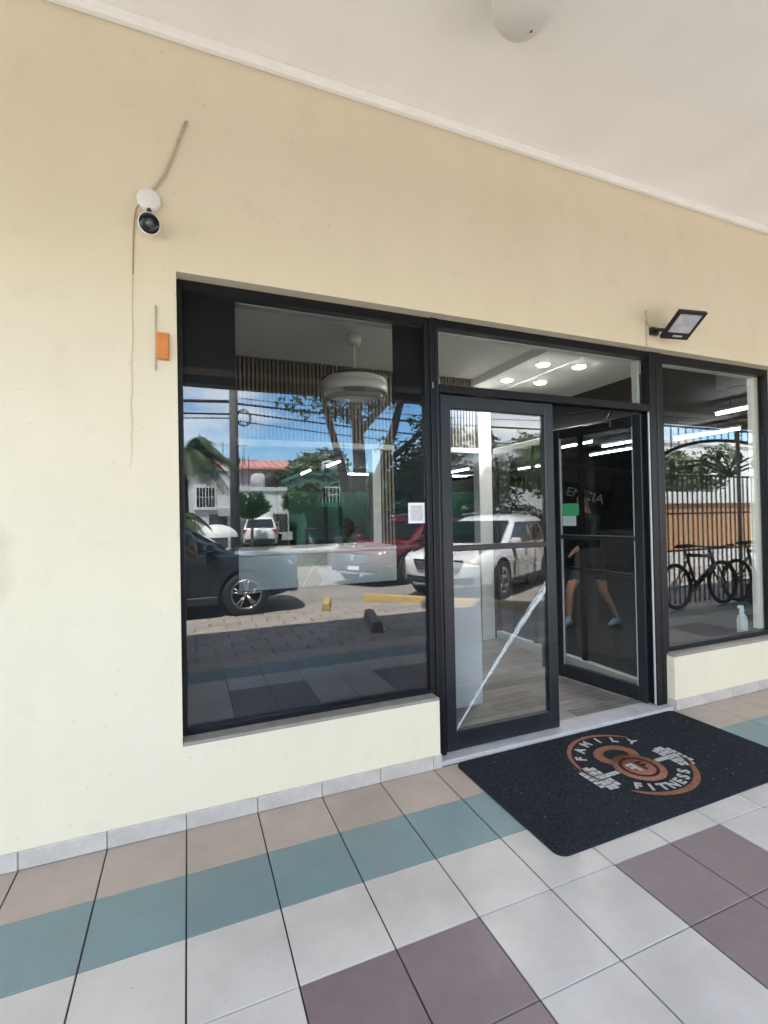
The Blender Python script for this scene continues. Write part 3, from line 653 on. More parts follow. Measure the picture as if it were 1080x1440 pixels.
MB().box(-.55, .55, -.0, .02, -.20, .20).build('cloth', mat('banner_dark', (.025, .028, .028), .8), bn)
place('lettering', text_mesh('lettering', 'ENCIA', .25, .003, mat('banner_text', (.80, .80, .77), .7), bold=.003), bn, (.06, -.004, 0), (R(90), 0, 0))
bn.rotation_euler = (0, R(17), R(-44))
MB().tube([(-.5, .01, .20), (-.5, .01, 1.0)], .004, 5).build('cord', M_BLACK, bn); MB().tube([(.5, .01, .20), (.5, .01, 1.3)], .004, 5).build('cord', M_BLACK, bn)
# bottle on the inner sill
bo = thing('spray_bottle', 'white translucent spray bottle standing on sill of right window', 'bottle', (4.40, .172, ZS))
MB().lathe([(.001, .0), (.036, .001), (.04, .01), (.04, .12), (.034, .15), (.016, .178), (.014, .195)], (0, 0, 0), 20).build('body', mat('bottle_plastic', (.70, .72, .74), .25, c2=(.45, .47, .50), vscale=20), bo)
MB().lathe([(.017, .195), (.017, .215), (.012, .22)], (0, 0, 0), 14).box(-.045, .012, -.011, .011, .22, .245, b=.004).build('spray_head', M_WHITE, bo)
MB().box(-.032, -.024, -.006, .006, .185, .2195, b=.002).build('trigger', M_WHITE, bo)

# ================================================================== PEOPLE
def person(label, loc, rz, J, cols, hair_c, sleeves=False):
    """J: joint positions (m); body is one continuous skinned surface"""
    p = thing('person', label, 'person', loc, rz)
    V, E_, Rr = [], [], []
    def chain(names_pts, start=None):
        prev = start
        for (pt, r_) in names_pts:
            V.append(pt); Rr.append(r_); i = len(V) - 1
            if prev is not None: E_.append((prev, i))
            prev = i
        return prev
    hip = J['hip']; H = Vector(hip)
    chain([(hip, (.155, .12))]); root = 0
    ch = Vector(J['chest']); nk = Vector(J['neck']); hd_ = Vector(J['head'])
    c1 = chain([(H.lerp(ch, .45), (.135, .105)), (ch, (.165, .115))], root)
    n1 = chain([(nk, (.06, .06)), (nk.lerp(hd_, .45), (.058, .06))], c1)
    chain([(hd_ - Vector((0, 0, .02)), (.078, .09)), (hd_ + Vector((0, 0, .07)), (.072, .088))], n1)
    for s_ in ('l', 'r'):
        sh, el, wr_ = (Vector(J[k_ + s_]) for k_ in ('sh_', 'el_', 'wr_'))
        a = chain([(sh, (.062, .062)), (sh.lerp(el, .5), (.05, .05)), (el, (.04, .04)), (el.lerp(wr_, .35), (.04, .04)), (wr_, (.026, .03))], c1)
        d = (wr_ - el).normalized(); side = d.cross(Vector((0, 0, 1)) if abs(d.z) < .8 else Vector((0, 1, 0))).normalized(); palm = wr_ + d * .055
        pi = chain([(palm, (.016, .036))], a)
        for q, ln in zip((-.03, -.01, .01, .03), (.065, .078, .074, .058)):
            b0 = palm + d * .04 + side * q; nrm = d.cross(side)
            chain([(b0, (.009, .009)), (b0 + d * ln * .5 + nrm * .008, (.008, .008)), (b0 + d * ln + nrm * .025, (.007, .007))], pi)
        t0 = wr_ + d * .03 - side * .035; chain([(t0, (.011, .011)), (t0 + d * .03 - side * .018, (.009, .009)), (t0 + d * .055 - side * .02, (.008, .008))], a)
        hp, kn, an, to = (Vector(J[k_ + s_]) for k_ in ('hp_', 'kn_', 'an_', 'to_'))
        b_ = chain([(hp, (.09, .095)), (hp.lerp(kn, .5), (.076, .08)), (kn, (.055, .058)), (kn.lerp(an, .35), (.056, .058)), (an + Vector((0, 0, .04)), (.036, .04)), (an, (.04, .042))], root)
        td = (to - an); hl = an - td * .35; hl.z = to.z
        chain([(an.lerp(to, .5), (.042, .036)), (to, (.036, .026))], b_); chain([(hl, (.034, .03))], b_)
    me = bpy.data.meshes.new('body'); me.from_pydata([tuple(v) for v in V], E_, [])
    o = bpy.data.objects.new('body', me); col.objects.link(o)
    sk_ = o.modifiers.new('s', 'SKIN'); sk_.use_smooth_shade = True
    for i, r_ in enumerate(Rr): me.skin_vertices[0].data[i].radius = r_
    me.skin_vertices[0].data[0].use_root = True
    sb = o.modifiers.new('u', 'SUBSURF'); sb.levels = 2; sb.render_levels = 2
    dg = bpy.context.evaluated_depsgraph_get(); m2 = bpy.data.meshes.new_from_object(o.evaluated_get(dg)); bpy.data.objects.remove(o)
    m2.materials.clear()
    for c_ in cols: m2.materials.append(c_)
    ank = min(J['to_l'][2], J['to_r'][2])
    shl = [Vector(J['sh_l']), Vector(J['sh_r'])]; els = [Vector(J['el_l']), Vector(J['el_r'])]; wrs = [Vector(J['wr_l']), Vector(J['wr_r'])]
    for f in m2.polygons:
        c_ = f.center; best = 0
        feet = any((c_ - Vector(J['an_' + s_])).length < .10 or (c_ - Vector(J['to_' + s_])).length < .13 for s_ in 'lr')
        arm = False
        for s_ in range(2):
            d1 = min((c_ - els[s_].lerp(wrs[s_], t)).length for t in [i / 6 for i in range(10)]); arm = arm or d1 < .095
        if feet: best = 3
        elif arm: best = 1 if sleeves and min((c_ - w_).length for w_ in wrs) > .03 and not any((c_ - wrs[s_]).dot(wrs[s_] - els[s_]) > 0 for s_ in range(2) if (c_ - wrs[s_]).length < .25) else 0
        elif c_.z > nk.z - .03: best = 0
        elif c_.z > hip[2] - .02: best = 1
        elif c_.z > J['hem']: best = 2
        f.material_index = best
    b_ = place('body', m2, p)
    hr = MB(); v = []; n = 18
    for i in range(8):
        ph = i / 7 * 1.75
        for j in range(n):
            a = 2 * PI * j / n; front = max(0, math.cos(a - J['face'])); r_ = .104 * math.sin(ph) * (1 - .0 * front)
            z = .108 * math.cos(ph); z = max(z, -.02 + front * .075)
            v.append((hd_.x + r_ * math.cos(a) * .95 - math.cos(J['face']) * .012, hd_.y + r_ * math.sin(a) * 1.0 - math.sin(J['face']) * .012, hd_.z + .045 + z))
    f = [(i * n + j, i * n + (j + 1) % n, (i + 1) * n + (j + 1) % n, (i + 1) * n + j) for i in range(7) for j in range(n)]
    hr.add(v, f, 0, True); hr.build('hair', mat('hair_' + hair_c, (.015, .011, .009), .6), p)
    F = Vector((math.cos(J['face']), math.sin(J['face']), 0)); S = Vector((-F.y, F.x, 0))
    nz = MB(); c0 = hd_ + F * .085; nz.add([c0 + Vector((0, 0, .035)), c0 - S * .014 - Vector((0, 0, .012)), c0 + S * .014 - Vector((0, 0, .012)), c0 + F * .024 - Vector((0, 0, .008))], [(0, 1, 3), (0, 3, 2), (1, 2, 3)], 0, True)
    nz.build('nose', cols[0], p)
    for s_ in (-1, 1):
        e_ = hd_ + F * .083 + S * .031 * s_ + Vector((0, 0, .03))
        MB().lathe([(.001, -.004), (.008, -.002), (.009, .002), (.001, .006)], e_, 10).build('eye', mat('eye_dark', (.03, .02, .02), .2), p)
        MB().lathe([(.004, -.03), (.012, -.015), (.013, .01), (.004, .028)], hd_ + S * .085 * s_ + Vector((0, 0, .015)), 8).build('ear', cols[0], p)
    mo = hd_ + F * .084 - Vector((0, 0, .035)); MB().tube([mo - S * .022, mo + F * .004, mo + S * .022], .005, 6).build('mouth', mat('lips', (.35, .14, .12), .5), p)
    return p
SK = mat('skin', (.42, .22, .14), .5, var=.06, vscale=8)
def fab(n, c): return mat(n, c, .85, var=.1, vscale=14)
# walker in the gym (legs seen through the open door) - heading -x
J = dict(hip=(0, 0, .93), chest=(-.05, 0, 1.30), neck=(-.07, 0, 1.50), head=(-.10, 0, 1.62), face=PI, hem=.62,
         sh_l=(-.06, -.19, 1.41), el_l=(-.20, -.25, 1.16), wr_l=(-.38, -.20, 1.04), sh_r=(-.06, .19, 1.41), el_r=(.12, .25, 1.16), wr_r=(.06, .24, .92),
         hp_l=(.02, -.10, .86), kn_l=(.10, -.10, .48), an_l=(.33, -.09, .09), to_l=(.20, -.10, .035), hp_r=(-.03, .10, .86), kn_r=(-.24, .10, .50), an_r=(-.28, .10, .08), to_r=(-.43, .11, .035))
person('person in dark shorts walking inside gym, legs seen through open door', (4.78, 2.22, .004), 0, J, [SK, fab('shirt_shade_black', (.012, .013, .016)), fab('shorts_navy', (.03, .034, .045)), mat('shoe_blue', (.20, .27, .33), .6, var=.2, vscale=20)], 'b', True)  # gym shade put into the shirt and sleeve colour to hide the torso
# photographer standing at the arcade edge, only a sleeve shows in the glass
J = dict(hip=(0, 0, .95), chest=(0, .02, 1.30), neck=(0, .02, 1.50), head=(0, .05, 1.62), face=PI / 2, hem=.12,
         sh_l=(-.20, .02, 1.42), el_l=(-.27, .05, 1.14), wr_l=(-.14, .24, 1.30), sh_r=(.20, .02, 1.42), el_r=(.27, .05, 1.14), wr_r=(.10, .25, 1.32),
         hp_l=(-.10, 0, .88), kn_l=(-.11, .02, .49), an_l=(-.12, 0, .09), to_l=(-.14, .14, .035), hp_r=(.10, 0, .88), kn_r=(.11, .02, .49), an_r=(.12, 0, .09), to_r=(.14, .14, .035))
ph = person('person in pale blue shirt standing at arcade edge, reflected at window edge', (-.17, -3.02, -.09), 0, J, [SK, fab('shirt_blue', (.42, .52, .62)), fab('trousers', (.04, .045, .06)), mat('shoe_dark', (.03, .03, .03), .6)], 'c')

# ================================================================== STREET: CARS
def paint(n, c, r=.25, metal=.0): return mat(n, c, r, metal=metal, coat=.8, spec=.5)
M_CGL = mat('car_glass', (.012, .015, .018), .04, spec=.6)
M_HL = mat('headlight', (.72, .74, .76), .08, spec=.8, var=.15, vscale=25)
M_TAIL = mat('taillight', (.35, .012, .012), .12)
M_CLAD = mat('car_cladding', (.02, .02, .021), .6)
M_RIM = mat('alloy_rim', (.45, .45, .46), .25, metal=.9)
def suv(label, loc, rz, pm, group='parked cars', L=4.65, W=1.88, H=1.70):
    c = thing('parked_car', label, 'car', loc, rz, group)
    sx, sw2, sh = L / 4.6, W / 1.9, H / 1.68
    st_ = [(-2.30, .50, .92, .62), (-2.27, .42, .98, .74), (-2.15, .33, 1.03, .86), (-1.85, .26, 1.05, .925), (-1.0, .24, 1.035, .95), (0, .24, 1.02, .95), (.9, .24, 1.01, .948), (1.25, .24, 1.0, .945), (1.7, .26, .965, .93), (2.02, .30, .915, .88), (2.2, .36, .85, .79), (2.28, .42, .78, .68), (2.30, .48, .74, .60)]
    rings = []
    for (x, zb, zs, hw) in st_:
        mid = (zb + zs) / 2
        half = [(0, zb), (hw * .8, zb), (hw * .97, zb + .07), (hw * .985, mid), (hw, mid + .1), (hw * .985, zs - .08), (hw * .93, zs - .01), (hw * .6, zs + .025), (0, zs + .04)]
        ring = [(x * sx, y * sw2, z * sh) for y, z in half] + [(x * sx, -y * sw2, z * sh) for y, z in reversed(half[1:-1])]
        rings.append(ring)
    b = MB(); b.loft(rings); me = b.mesh('body', [pm, M_CLAD])
    bo_ = bpy.data.objects.new('tmp', me); col.objects.link(bo_)
    cutters = []
    WX, WR = (1.40 * sx, -1.38 * sx), .37
    for wx in WX:
        for s_ in (-1, 1):
            cb = MB(); cb.lathe([(WR + .055, -.28), (WR + .055, .3)], (0, 0, 0), 28, 'Y', mi=1, smooth=False)
            cme = cb.mesh('cut', [pm, M_CLAD]); co = bpy.data.objects.new('cut', cme); col.objects.link(co); co.location = (wx, s_ * (W / 2 + .02), WR)
            md = bo_.modifiers.new('b', 'BOOLEAN'); md.operation = 'DIFFERENCE'; md.object = co; md.solver = 'EXACT'; cutters.append(co)
    bpy.context.view_layer.update()
    dg = bpy.context.evaluated_depsgraph_get(); m2 = bpy.data.meshes.new_from_object(bo_.evaluated_get(dg)); m2.name = 'body'
    bpy.data.objects.remove(bo_)
    for co in cutters: bpy.data.objects.remove(co)
    try: m2.set_sharp_from_angle(angle=R(35))
    except Exception: pass
    place('body', m2, c)
    # cabin
    lev = [(.97, -2.2, 1.32, .885), (1.05, -2.15, 1.14, .875), (1.30, -2.00, .66, .80), (1.50, -1.84, .27, .72), (1.60, -1.72, .0, .65), (1.655, -1.50, -.25, .54), (1.68, -1.1, -.55, .34)]
    def cab(z):
        for i in range(len(lev) - 1):
            if lev[i][0] <= z <= lev[i + 1][0]:
                t = (z - lev[i][0]) / (lev[i + 1][0] - lev[i][0]); return [lev[i][q] + (lev[i + 1][q] - lev[i][q]) * t for q in (1, 2, 3)]
    rings = []
    for (z, x0, x1, hw) in lev:
        cx = (x0 + x1) / 2; rr = rrect((x1 - x0) / 2, hw, .16, 4); rings.append([((cx + x) * sx, y * sw2, z * sh) for x, y in rr])
    MB().loft(rings).build('cabin', pm, c)
    def surf_quad(pts, name, m_, off=.022):
        q = MB(); P = [Vector(p) for p in pts]; nrm = (P[1] - P[0]).cross(P[-1] - P[0]).normalized()
        if nrm.dot(sum(P, Vector()) / len(P) - Vector((-.5, 0, 1.0))) < 0: nrm = -nrm
        v = [p + nrm * off for p in P] + [p - nrm * .01 for p in P]; n = len(P)
        q.add(v, [tuple(range(n)), tuple(reversed(range(n, 2 * n)))] + [(i, (i + 1) % n, n + (i + 1) % n, n + i) for i in range(n)])
        return q.build(name, m_, c)
    z0, z1 = 1.075, 1.50; a0, a1 = cab(z0), cab(z1)
    S_ = lambda x, y, z: (x * sx, y * sw2, z * sh)
    surf_quad([S_(a0[1], -(a0[2] - .10), z0), S_(a0[1], a0[2] - .10, z0), S_(a1[1] + .02, a1[2] - .07, z1 + .02), S_(a1[1] + .02, -(a1[2] - .07), z1 + .02)], 'windshield', M_CGL, .024)
    surf_quad([S_(a0[0], -(a0[2] - .14), z0 + .06), S_(a0[0], a0[2] - .14, z0 + .06), S_(a1[0], a1[2] - .10, z1 + .03), S_(a1[0], -(a1[2] - .10), z1 + .03)], 'rear_window', M_CGL, .03)
    for s_ in (-1, 1):
        ys0, ys1 = s_ * (a0[2]), s_ * (a1[2])
        for (b0, b1, t0, t1) in ((-.42, a0[1] - .18, -.42, a1[1] - .14), (-1.30, -.50, -1.27, -.50), (-1.98, -1.38, -1.72, -1.35)):
            surf_quad([S_(b0, ys0, z0), S_(b1, ys0, z0), S_(t1, ys1, z1), S_(t0, ys1, z1)], 'side_window', M_CGL)
        MB().box(.76 * sx, .95 * sx, min(s_ * .90, s_ * 1.09) * sw2, max(s_ * .90, s_ * 1.09) * sw2, 1.05 * sh, 1.20 * sh, b=.04).build('mirror', pm, c)
        MB().tube([(-1.7 * sx, s_ * .60 * sw2, 1.70 * sh), (-.9 * sx, s_ * .61 * sw2, 1.735 * sh), (-.1 * sx, s_ * .60 * sw2, 1.69 * sh)], .018, 6).build('roof_rail', M_RIM, c)
        # slim lamp and lower headlamp
        hlm = MB(); hlm.prism([(2.16, .79), (2.09, .86), (1.82, .93), (1.86, .87)], min(s_ * .55, s_ * .80), max(s_ * .55, s_ * .80)); hlm.v = [(x * sx + .055 - abs(y) * .06 + .02, y * sw2, z * sh) for x, y, z in hlm.v]
        hlm.build('headlight', M_HL, c)
        lo_ = MB().prism([(s_ * .50, .56), (s_ * .78, .60), (s_ * .76, .72), (s_ * .50, .68)], 2.10 * sx, 2.262 * sx, 'YZ'); lo_.v = [(x - max(0, abs(y) - .5) * .28, y * sw2, z * sh) for x, y, z in lo_.v]; lo_.build('headlight', M_HL, c)
        MB().box(-2.27 * sx, -2.08 * sx, min(s_ * .62, s_ * .875) * sw2, max(s_ * .62, s_ * .875) * sw2, .86 * sh, 1.03 * sh, b=.02).build('taillight', M_TAIL, c)
        for hx in (.05, -.95): MB().box(hx * sx, (hx + .17) * sx, min(s_ * .945, s_ * .972) * sw2, max(s_ * .945, s_ * .972) * sw2, .90 * sh, .925 * sh, b=.008).build('door_handle', M_RIM, c)
        MB().box(-.98 * sx, .96 * sx, min(s_ * .90, s_ * .968) * sw2, max(s_ * .90, s_ * .968) * sw2, .235 * sh, .36 * sh, b=.015).build('sill_cladding', M_CLAD, c)
        for dx in (-1.34, -.46, .80): MB().box(dx * sx, (dx + .008) * sx, min(s_ * .93, s_ * .9545) * sw2, max(s_ * .93, s_ * .9545) * sw2, .37 * sh, .97 * sh).build('door_seam', M_CLAD, c)
    gr = MB(); gr.prism([(-.52, .78), (-.44, .58), (.44, .58), (.52, .78)], 2.2 * sx, 2.312 * sx, 'YZ'); gr.build('grille', M_CLAD, c)
    for i in range(4): MB().box(2.30 * sx, 2.325 * sx, -.48 + .02 * (3 - i), .48 - .02 * (3 - i), (.60 + i * .05) * sh, (.618 + i * .05) * sh, b=.004).build('grille_bar', M_CHROME, c)
    MB().lathe([(.02, 0), (.075, .0), (.075, .012), (.02, .012)], (2.326 * sx, 0, .69 * sh), 20, 'X').build('emblem', M_CHROME, c)
    MB().box(2.08 * sx, 2.300 * sx, -.70, .70, .36 * sh, .52 * sh, b=.03).build('bumper', M_CLAD, c)
    MB().box(2.15 * sx, 2.31 * sx, -.55, .55, .30 * sh, .352 * sh, b=.015).build('skid_plate', M_RIM, c)
    MB().box(-2.33 * sx, -2.1 * sx, -.78, .78, .36 * sh, .56 * sh, b=.03).build('bumper', M_CLAD, c)
    MB().box(2.301 * sx, 2.312 * sx, -.17, .17, .40 * sh, .49 * sh, b=.003).build('number_plate', M_WHITE, c); MB().box(-2.312 * sx, -2.299 * sx, -.17, .17, .66 * sh, .76 * sh, b=.003).build('number_plate', M_WHITE, c)
    for s_ in (-1, 1): MB().box(1.02 * sx, 2.0 * sx, min(s_ * .70, s_ * .706), max(s_ * .70, s_ * .706), .90 * sh, 1.0 * sh).build('bonnet_seam', M_CLAD, c)
    for wx in WX:
        for s_ in (-1, 1):
            w_ = place('wheel', None, c, (wx, s_ * (W / 2 - .125), WR))
            MB().lathe([(.235, -.11), (.30, -.118), (.35, -.10), (WR, -.06), (WR, .06), (.35, .10), (.30, .118), (.235, .11)], (0, 0, 0), 36, 'Y', cap=False).build('tyre', M_RUBBER, w_)
            rb = MB(); rb.lathe([(.238, -.1), (.245, -.112), (.225, -.108), (.215, -.02), (.215, .02), (.225, .108), (.245, .112), (.238, .1)], (0, 0, 0), 32, 'Y', cap=False); rb.lathe([(.04, .09 * s_), (.045, .1 * s_), (.001, .105 * s_)], (0, 0, 0), 14, 'Y', cap=False)
            for k_ in range(5):
                for dd in (-.16, .16):
                    a = k_ * 2 * PI / 5 + .3; rb.tube([(.035 * math.cos(a), .085 * s_, .035 * math.sin(a)), (.225 * math.cos(a + dd), .10 * s_, .225 * math.sin(a + dd))], [.018, .014], 6)
            rb.build('rim', M_RIM, w_)
            MB().lathe([(.001, -.01), (.214, -.01), (.214, .01), (.001, .01)], (0, 0, 0), 24, 'Y').build('brake_disc', M_CLAD, w_)
    return c
GZ = -.118
suv('dark navy SUV parked nearest the shop, side on, at left of reflection', (-.52, -6.36, GZ), 0, paint('paint_navy', (.05, .065, .08), .16, .6), H=1.74)
hdg = math.atan2(.53, -.85); hv = Vector((math.cos(hdg), math.sin(hdg)))
suv('white SUV parked nose to the yellow kerb, mirrored in closed door', (4.15 - hv.x * 2.33, -5.1 - hv.y * 2.33, GZ), hdg, paint('paint_white', (.74, .75, .76)), H=1.60, L=4.35)
suv('dark red SUV parked beyond the white one', (3.55 - hv.x * 2.33, -7.9 - hv.y * 2.33, GZ), hdg, paint('paint_red', (.13, .012, .022)), H=1.60)
suv('white SUV driving away across the far street', (4.0, -25.5 + 0, GZ + .0), R(-78), MATS['paint_white'], 'far cars', H=1.75)
suv('silver white SUV waiting left of another far white SUV', (4.3, -29.6, GZ), R(-60), paint('paint_silver', (.55, .56, .57)), 'far cars')

# wheel stops and kerb beams
def stop(label, p0, p1, w_, h_, m_, tilt=0):
    p0, p1 = Vector(p0), Vector(p1); d = p1 - p0; o = MB()
    L_ = d.length; o.prism([(-w_ / 2, 0), (w_ / 2, 0), (w_ * .36, h_ * .85), (w_ * .3, h_), (-w_ * .3, h_), (-w_ * .36, h_ * .85)], -L_ / 2, L_ / 2, 'YZ')
    return tag(o.build('wheel_stop', m_, None, ((p0.x + p1.x) / 2, (p0.y + p1.y) / 2, -.118), (0, 0, math.atan2(d.y, d.x))), label, 'wheel stop', 'parking stops')
M_YEL = mat('yellow_paint_worn', (.55, .37, .10), .75, c2=(.38, .28, .14), vscale=9, bump=.2)
M_CON = mat('stop_concrete', (.22, .18, .14), .85, c2=(.13, .105, .085), vscale=9, bump=.3)
stop('long yellow painted kerb beam in front of the white SUV', (3.12, -5.95), (5.3, -3.75), .17, .14, M_YEL)
stop('short yellow wheel stop pointing at the shop', (2.14, -5.14), (2.36, -5.85), .17, .15, M_YEL)
stop('brown concrete wheel stop lying nearest the arcade', (2.37, -3.36), (2.60, -4.30), .19, .17, M_CON)
stop('concrete block by the yellow kerb beam', (3.70, -4.70), (3.98, -4.50), .2, .15, M_CON)

# ================================================================== TREES AND PLANTS
LEAFM = {}
def leafmat(n, c):
    m_ = mat(n, c, .5, c2=tuple(x * .55 for x in c), vscale=2.2, spec=.3)
    return m_
M_BARK = mat('bark', (.10, .08, .062), .9, c2=(.05, .04, .032), vscale=8, bump=.5, bscale=18)
def crown_mesh(clumps, n, ls, seed, m_):
    r_ = random.Random(seed); V, F = [], []
    tot = sum(c[3] ** 3 for c in clumps)
    for (cx, cy_, cz, cr_, fl_) in clumps:
        for _ in range(int(n * cr_ ** 3 / tot)):
            while True:
                d = Vector((r_.uniform(-1, 1), r_.uniform(-1, 1), r_.uniform(-1, 1)))
                if d.length < 1 and d.length > .01: break
            d = d.normalized() * (d.length ** .6) * r_.uniform(.7, 1.08)
            p = Vector((cx + d.x * cr_, cy_ + d.y * cr_, cz + d.z * cr_ * fl_))
            a = Vector((r_.gauss(0, 1), r_.gauss(0, 1), r_.gauss(0, .6))).normalized(); b = a.cross(Vector((r_.gauss(0, 1), r_.gauss(0, 1), r_.gauss(0, 1)))).normalized()
            l = ls * r_.uniform(.6, 1.3); w_ = l * .45; i = len(V)
            V += [p - a * l * .5, p + b * w_ * .5, p + a * l * .5, p - b * w_ * .5]; F.append((i, i + 1, i + 2, i + 3))
    me = bpy.data.meshes.new('crown'); me.from_pydata([tuple(v) for v in V], [], F); me.materials.append(m_); return me
def tree(label, loc, stems, clumps, n, ls, seed, lm, name='tree', group='street trees'):
    t = thing(name, label, 'tree', loc, 0, group)
    tb = MB()
    for pts, r0, r1 in stems:
        k_ = len(pts); fine = []; rs = []
        for i in range(k_ - 1):
            for q in range(4):
                tt = q / 4; fine.append(Vector(pts[i]).lerp(Vector(pts[i + 1]), tt) + Vector((rnd.uniform(-1, 1), rnd.uniform(-1, 1), 0)) * .02); rs.append(r0 + (r1 - r0) * (i + tt) / (k_ - 1))
        fine.append(Vector(pts[-1])); rs.append(r1); tb.tube(fine, rs, 9)
    tb.build('trunk', M_BARK, t)
    place('crown', crown_mesh(clumps, n, ls, seed, lm), t)
    return t
LG1 = leafmat('leaf_dark', (.045, .085, .028)); LG2 = leafmat('leaf_mid', (.075, .13, .04)); LG3 = leafmat('leaf_olive', (.14, .18, .075))
rr = random.Random(3)
def blob(cx, cy_, cz, R_, k_, r0, r1, fl_=.7): return [(cx + rr.uniform(-1, 1) * R_, cy_ + rr.uniform(-1, 1) * R_, cz + rr.uniform(-.5, .5) * R_, rr.uniform(r0, r1), fl_) for _ in range(k_)]
# big multi-stem tree behind the parked cars
tree('large street tree with thick leaning stems behind red SUV', (5.0, -12.0, GZ),
     [([(0, 0, 0), (.05, 0, 1.6), (.2, 0, 3.2), (.1, 0, 5.2), (-.2, .3, 7.0)], .30, .13), ([(.3, .1, 0), (.55, 0, 2.0), (1.2, .1, 4.0), (1.9, .2, 6.2)], .26, .10), ([(-.1, 0, 1.0), (-.35, .2, 2.6), (-.75, .2, 4.2), (-1.3, .3, 6.4)], .18, .07), ([(.9, .1, 3.2), (2.2, .2, 4.3), (3.6, .2, 5.0)], .12, .04), ([(.1, 0, 4.2), (1.2, .8, 5.6), (2.2, 1.0, 6.8)], .12, .05)],
     blob(0, 0, 7.6, 3.0, 14, 1.0, 1.7) + blob(3.6, .6, 5.6, 1.1, 8, .5, .9) + blob(-1.3, .3, 5.6, .7, 5, .35, .6) + blob(2.3, .8, 7.0, 1.6, 6, .7, 1.1) + blob(2.6, .0, 4.7, .7, 6, .25, .5) + blob(-1.9, 0, 5.0, .5, 5, .2, .4) + blob(1.9, .1, 3.5, .9, 8, .35, .6) + blob(2.9, .2, 3.6, .8, 9, .4, .7) + blob(-.7, .2, 3.0, .6, 6, .25, .45), 21000, .20, 1, LG1)
tree('dense dark tree hanging low beside the large street tree', (8.6, -12.2, GZ),
     [([(0, 0, 0), (.1, 0, 1.2), (-.2, 0, 2.6), (.1, .2, 4.6)], .2, .08), ([(0, 0, 1.4), (1.0, .2, 3.0), (1.8, .3, 4.2)], .1, .04)],
     blob(-1.2, 0, 2.7, 1.0, 12, .6, .9, .9) + blob(.8, .2, 2.6, 1.2, 10, .6, .9, .9) + blob(.2, 0, 4.4, 1.6, 9, .35, .6), 8500, .19, 2, LG1)
tree('leafy green tree behind white SUV, mirrored in the closed door', (11.5, -10.5, GZ),
     [([(0, 0, 0), (0, 0, 1.6), (.2, 0, 3.6), (.1, .2, 5.4)], .18, .07)], blob(0, 0, 3.6, 1.8, 13, .5, .95, .9) + blob(1.5, 0, 2.2, 1.0, 5, .6, .9), 7500, .20, 3, LG2)
tree('rounded green tree beyond the iron gate', (15.6, -9.6, GZ), [([(0, 0, 0), (0, 0, 1.5), (.1, 0, 3.0)], .15, .07)], blob(0, 0, 2.9, 1.3, 9, .7, 1.0, .8), 5000, .2, 4, LG3)
tree('broad green tree right of another beyond the gate', (19.0, -11.5, GZ), [([(0, 0, 0), (0, 0, 1.6), (.1, 0, 3.2)], .16, .07)], blob(0, 0, 2.9, 1.6, 9, .8, 1.1, .75), 5000, .22, 5, LG3)
tree('far tree mass between pink roofed house and green shop', (7.5, -31, GZ), [([(0, 0, 0), (0, 0, 2.5), (.1, 0, 5)], .25, .1)], blob(0, 0, 4.6, 2.2, 10, 1.2, 1.8, .8), 5000, .4, 6, LG2)
for i, (x, y, lab) in enumerate(((10.2, -12.6, 'low dark shrub left of two others behind the white SUV'), (12.4, -12.9, 'low dark shrub between two others under the leafy tree'), (14.4, -12.4, 'low dark shrub right of two others behind the boundary wall'))):
    tree(lab, (x, y, GZ), [([(0, 0, 0), (.05, 0, .5), (.1, 0, 1.1)], .06, .03)], blob(0, 0, 1.25, .75, 9, .5, .8, .9), 3200, .17, 30 + i, LG1, 'shrub', 'shrubs by the street')
for i, (x, y, z, rad, lab) in enumerate(((2.9, -21.6, 2.0, .9, 'small street tree in front of small white house wall'), (5.7, -21.8, 2.4, 1.1, 'small street tree at left corner of the green fronted shop'), (-1.6, -22.2, 1.6, 1.0, 'bushy garden tree before white two storey house'), (9.3, -21.5, 2.6, 1.2, 'small street tree midway along the green fronted shop'))):
    tree(lab, (x, y, 0), [([(0, 0, 0), (.05, 0, z * .5), (.1, 0, z)], .09, .04)], blob(0, 0, z + .2, rad * .7, 9, rad * .4, rad * .65, .9), 3000, .24, 50 + i, LG2 if i % 2 else LG1)
# palm
def palm(label, loc, h_, nfr, fl_, seed):
    r_ = random.Random(seed); t = thing('palm_tree', label, 'tree', loc, 0, 'palms')
    MB().tube([(0, 0, 0), (.05, 0, h_ * .5), (.02, 0, h_)], [.16, .12, .10], 10).build('trunk', M_BARK, t)
    fm = leafmat('palm_leaf', (.06, .10, .035))
    for k_ in range(nfr):
        a = 2 * PI * k_ / nfr + r_.uniform(-.2, .2); el = r_.uniform(.0, 1.1); L_ = fl_ * r_.uniform(.8, 1.15); b = MB(); pts = []
        for i in range(11):
            s_ = i / 10; rad = L_ * s_ * math.cos(el) * (1 - .12 * s_); z = L_ * s_ * math.sin(el) - L_ * .75 * s_ * s_
            pts.append(Vector((rad * math.cos(a), rad * math.sin(a), h_ + z)))
        b.tube(pts, [.018 - .0014 * i for i in range(11)], 4)
        sd_ = Vector((-math.sin(a), math.cos(a), 0))
        for i in range(1, 30):
            s_ = i / 30 * 10; i0 = min(int(s_), 9); p = pts[i0].lerp(pts[i0 + 1], s_ - i0); d = (pts[i0 + 1] - pts[i0]).normalized()
            ll = fl_ * .30 * math.sin(PI * (.12 + .8 * i / 30))
            for q in (-1, 1):
                tip = p + sd_ * q * ll * .8 + d * ll * .55 + Vector((0, 0, -ll * .35)); wv = d * .022
                b.add([p - wv, p + wv, tip], [(0, 1, 2)])
        b.build('frond', fm, t, fix=False)
palm('palm tree at left edge of reflection behind dark SUV', (-.10, -9.6, GZ), 3.05, 40, 1.7, 11)
palm('shorter palm tucked below another palm at left', (-.35, -9.0, GZ), 1.5, 26, 1.3, 12)

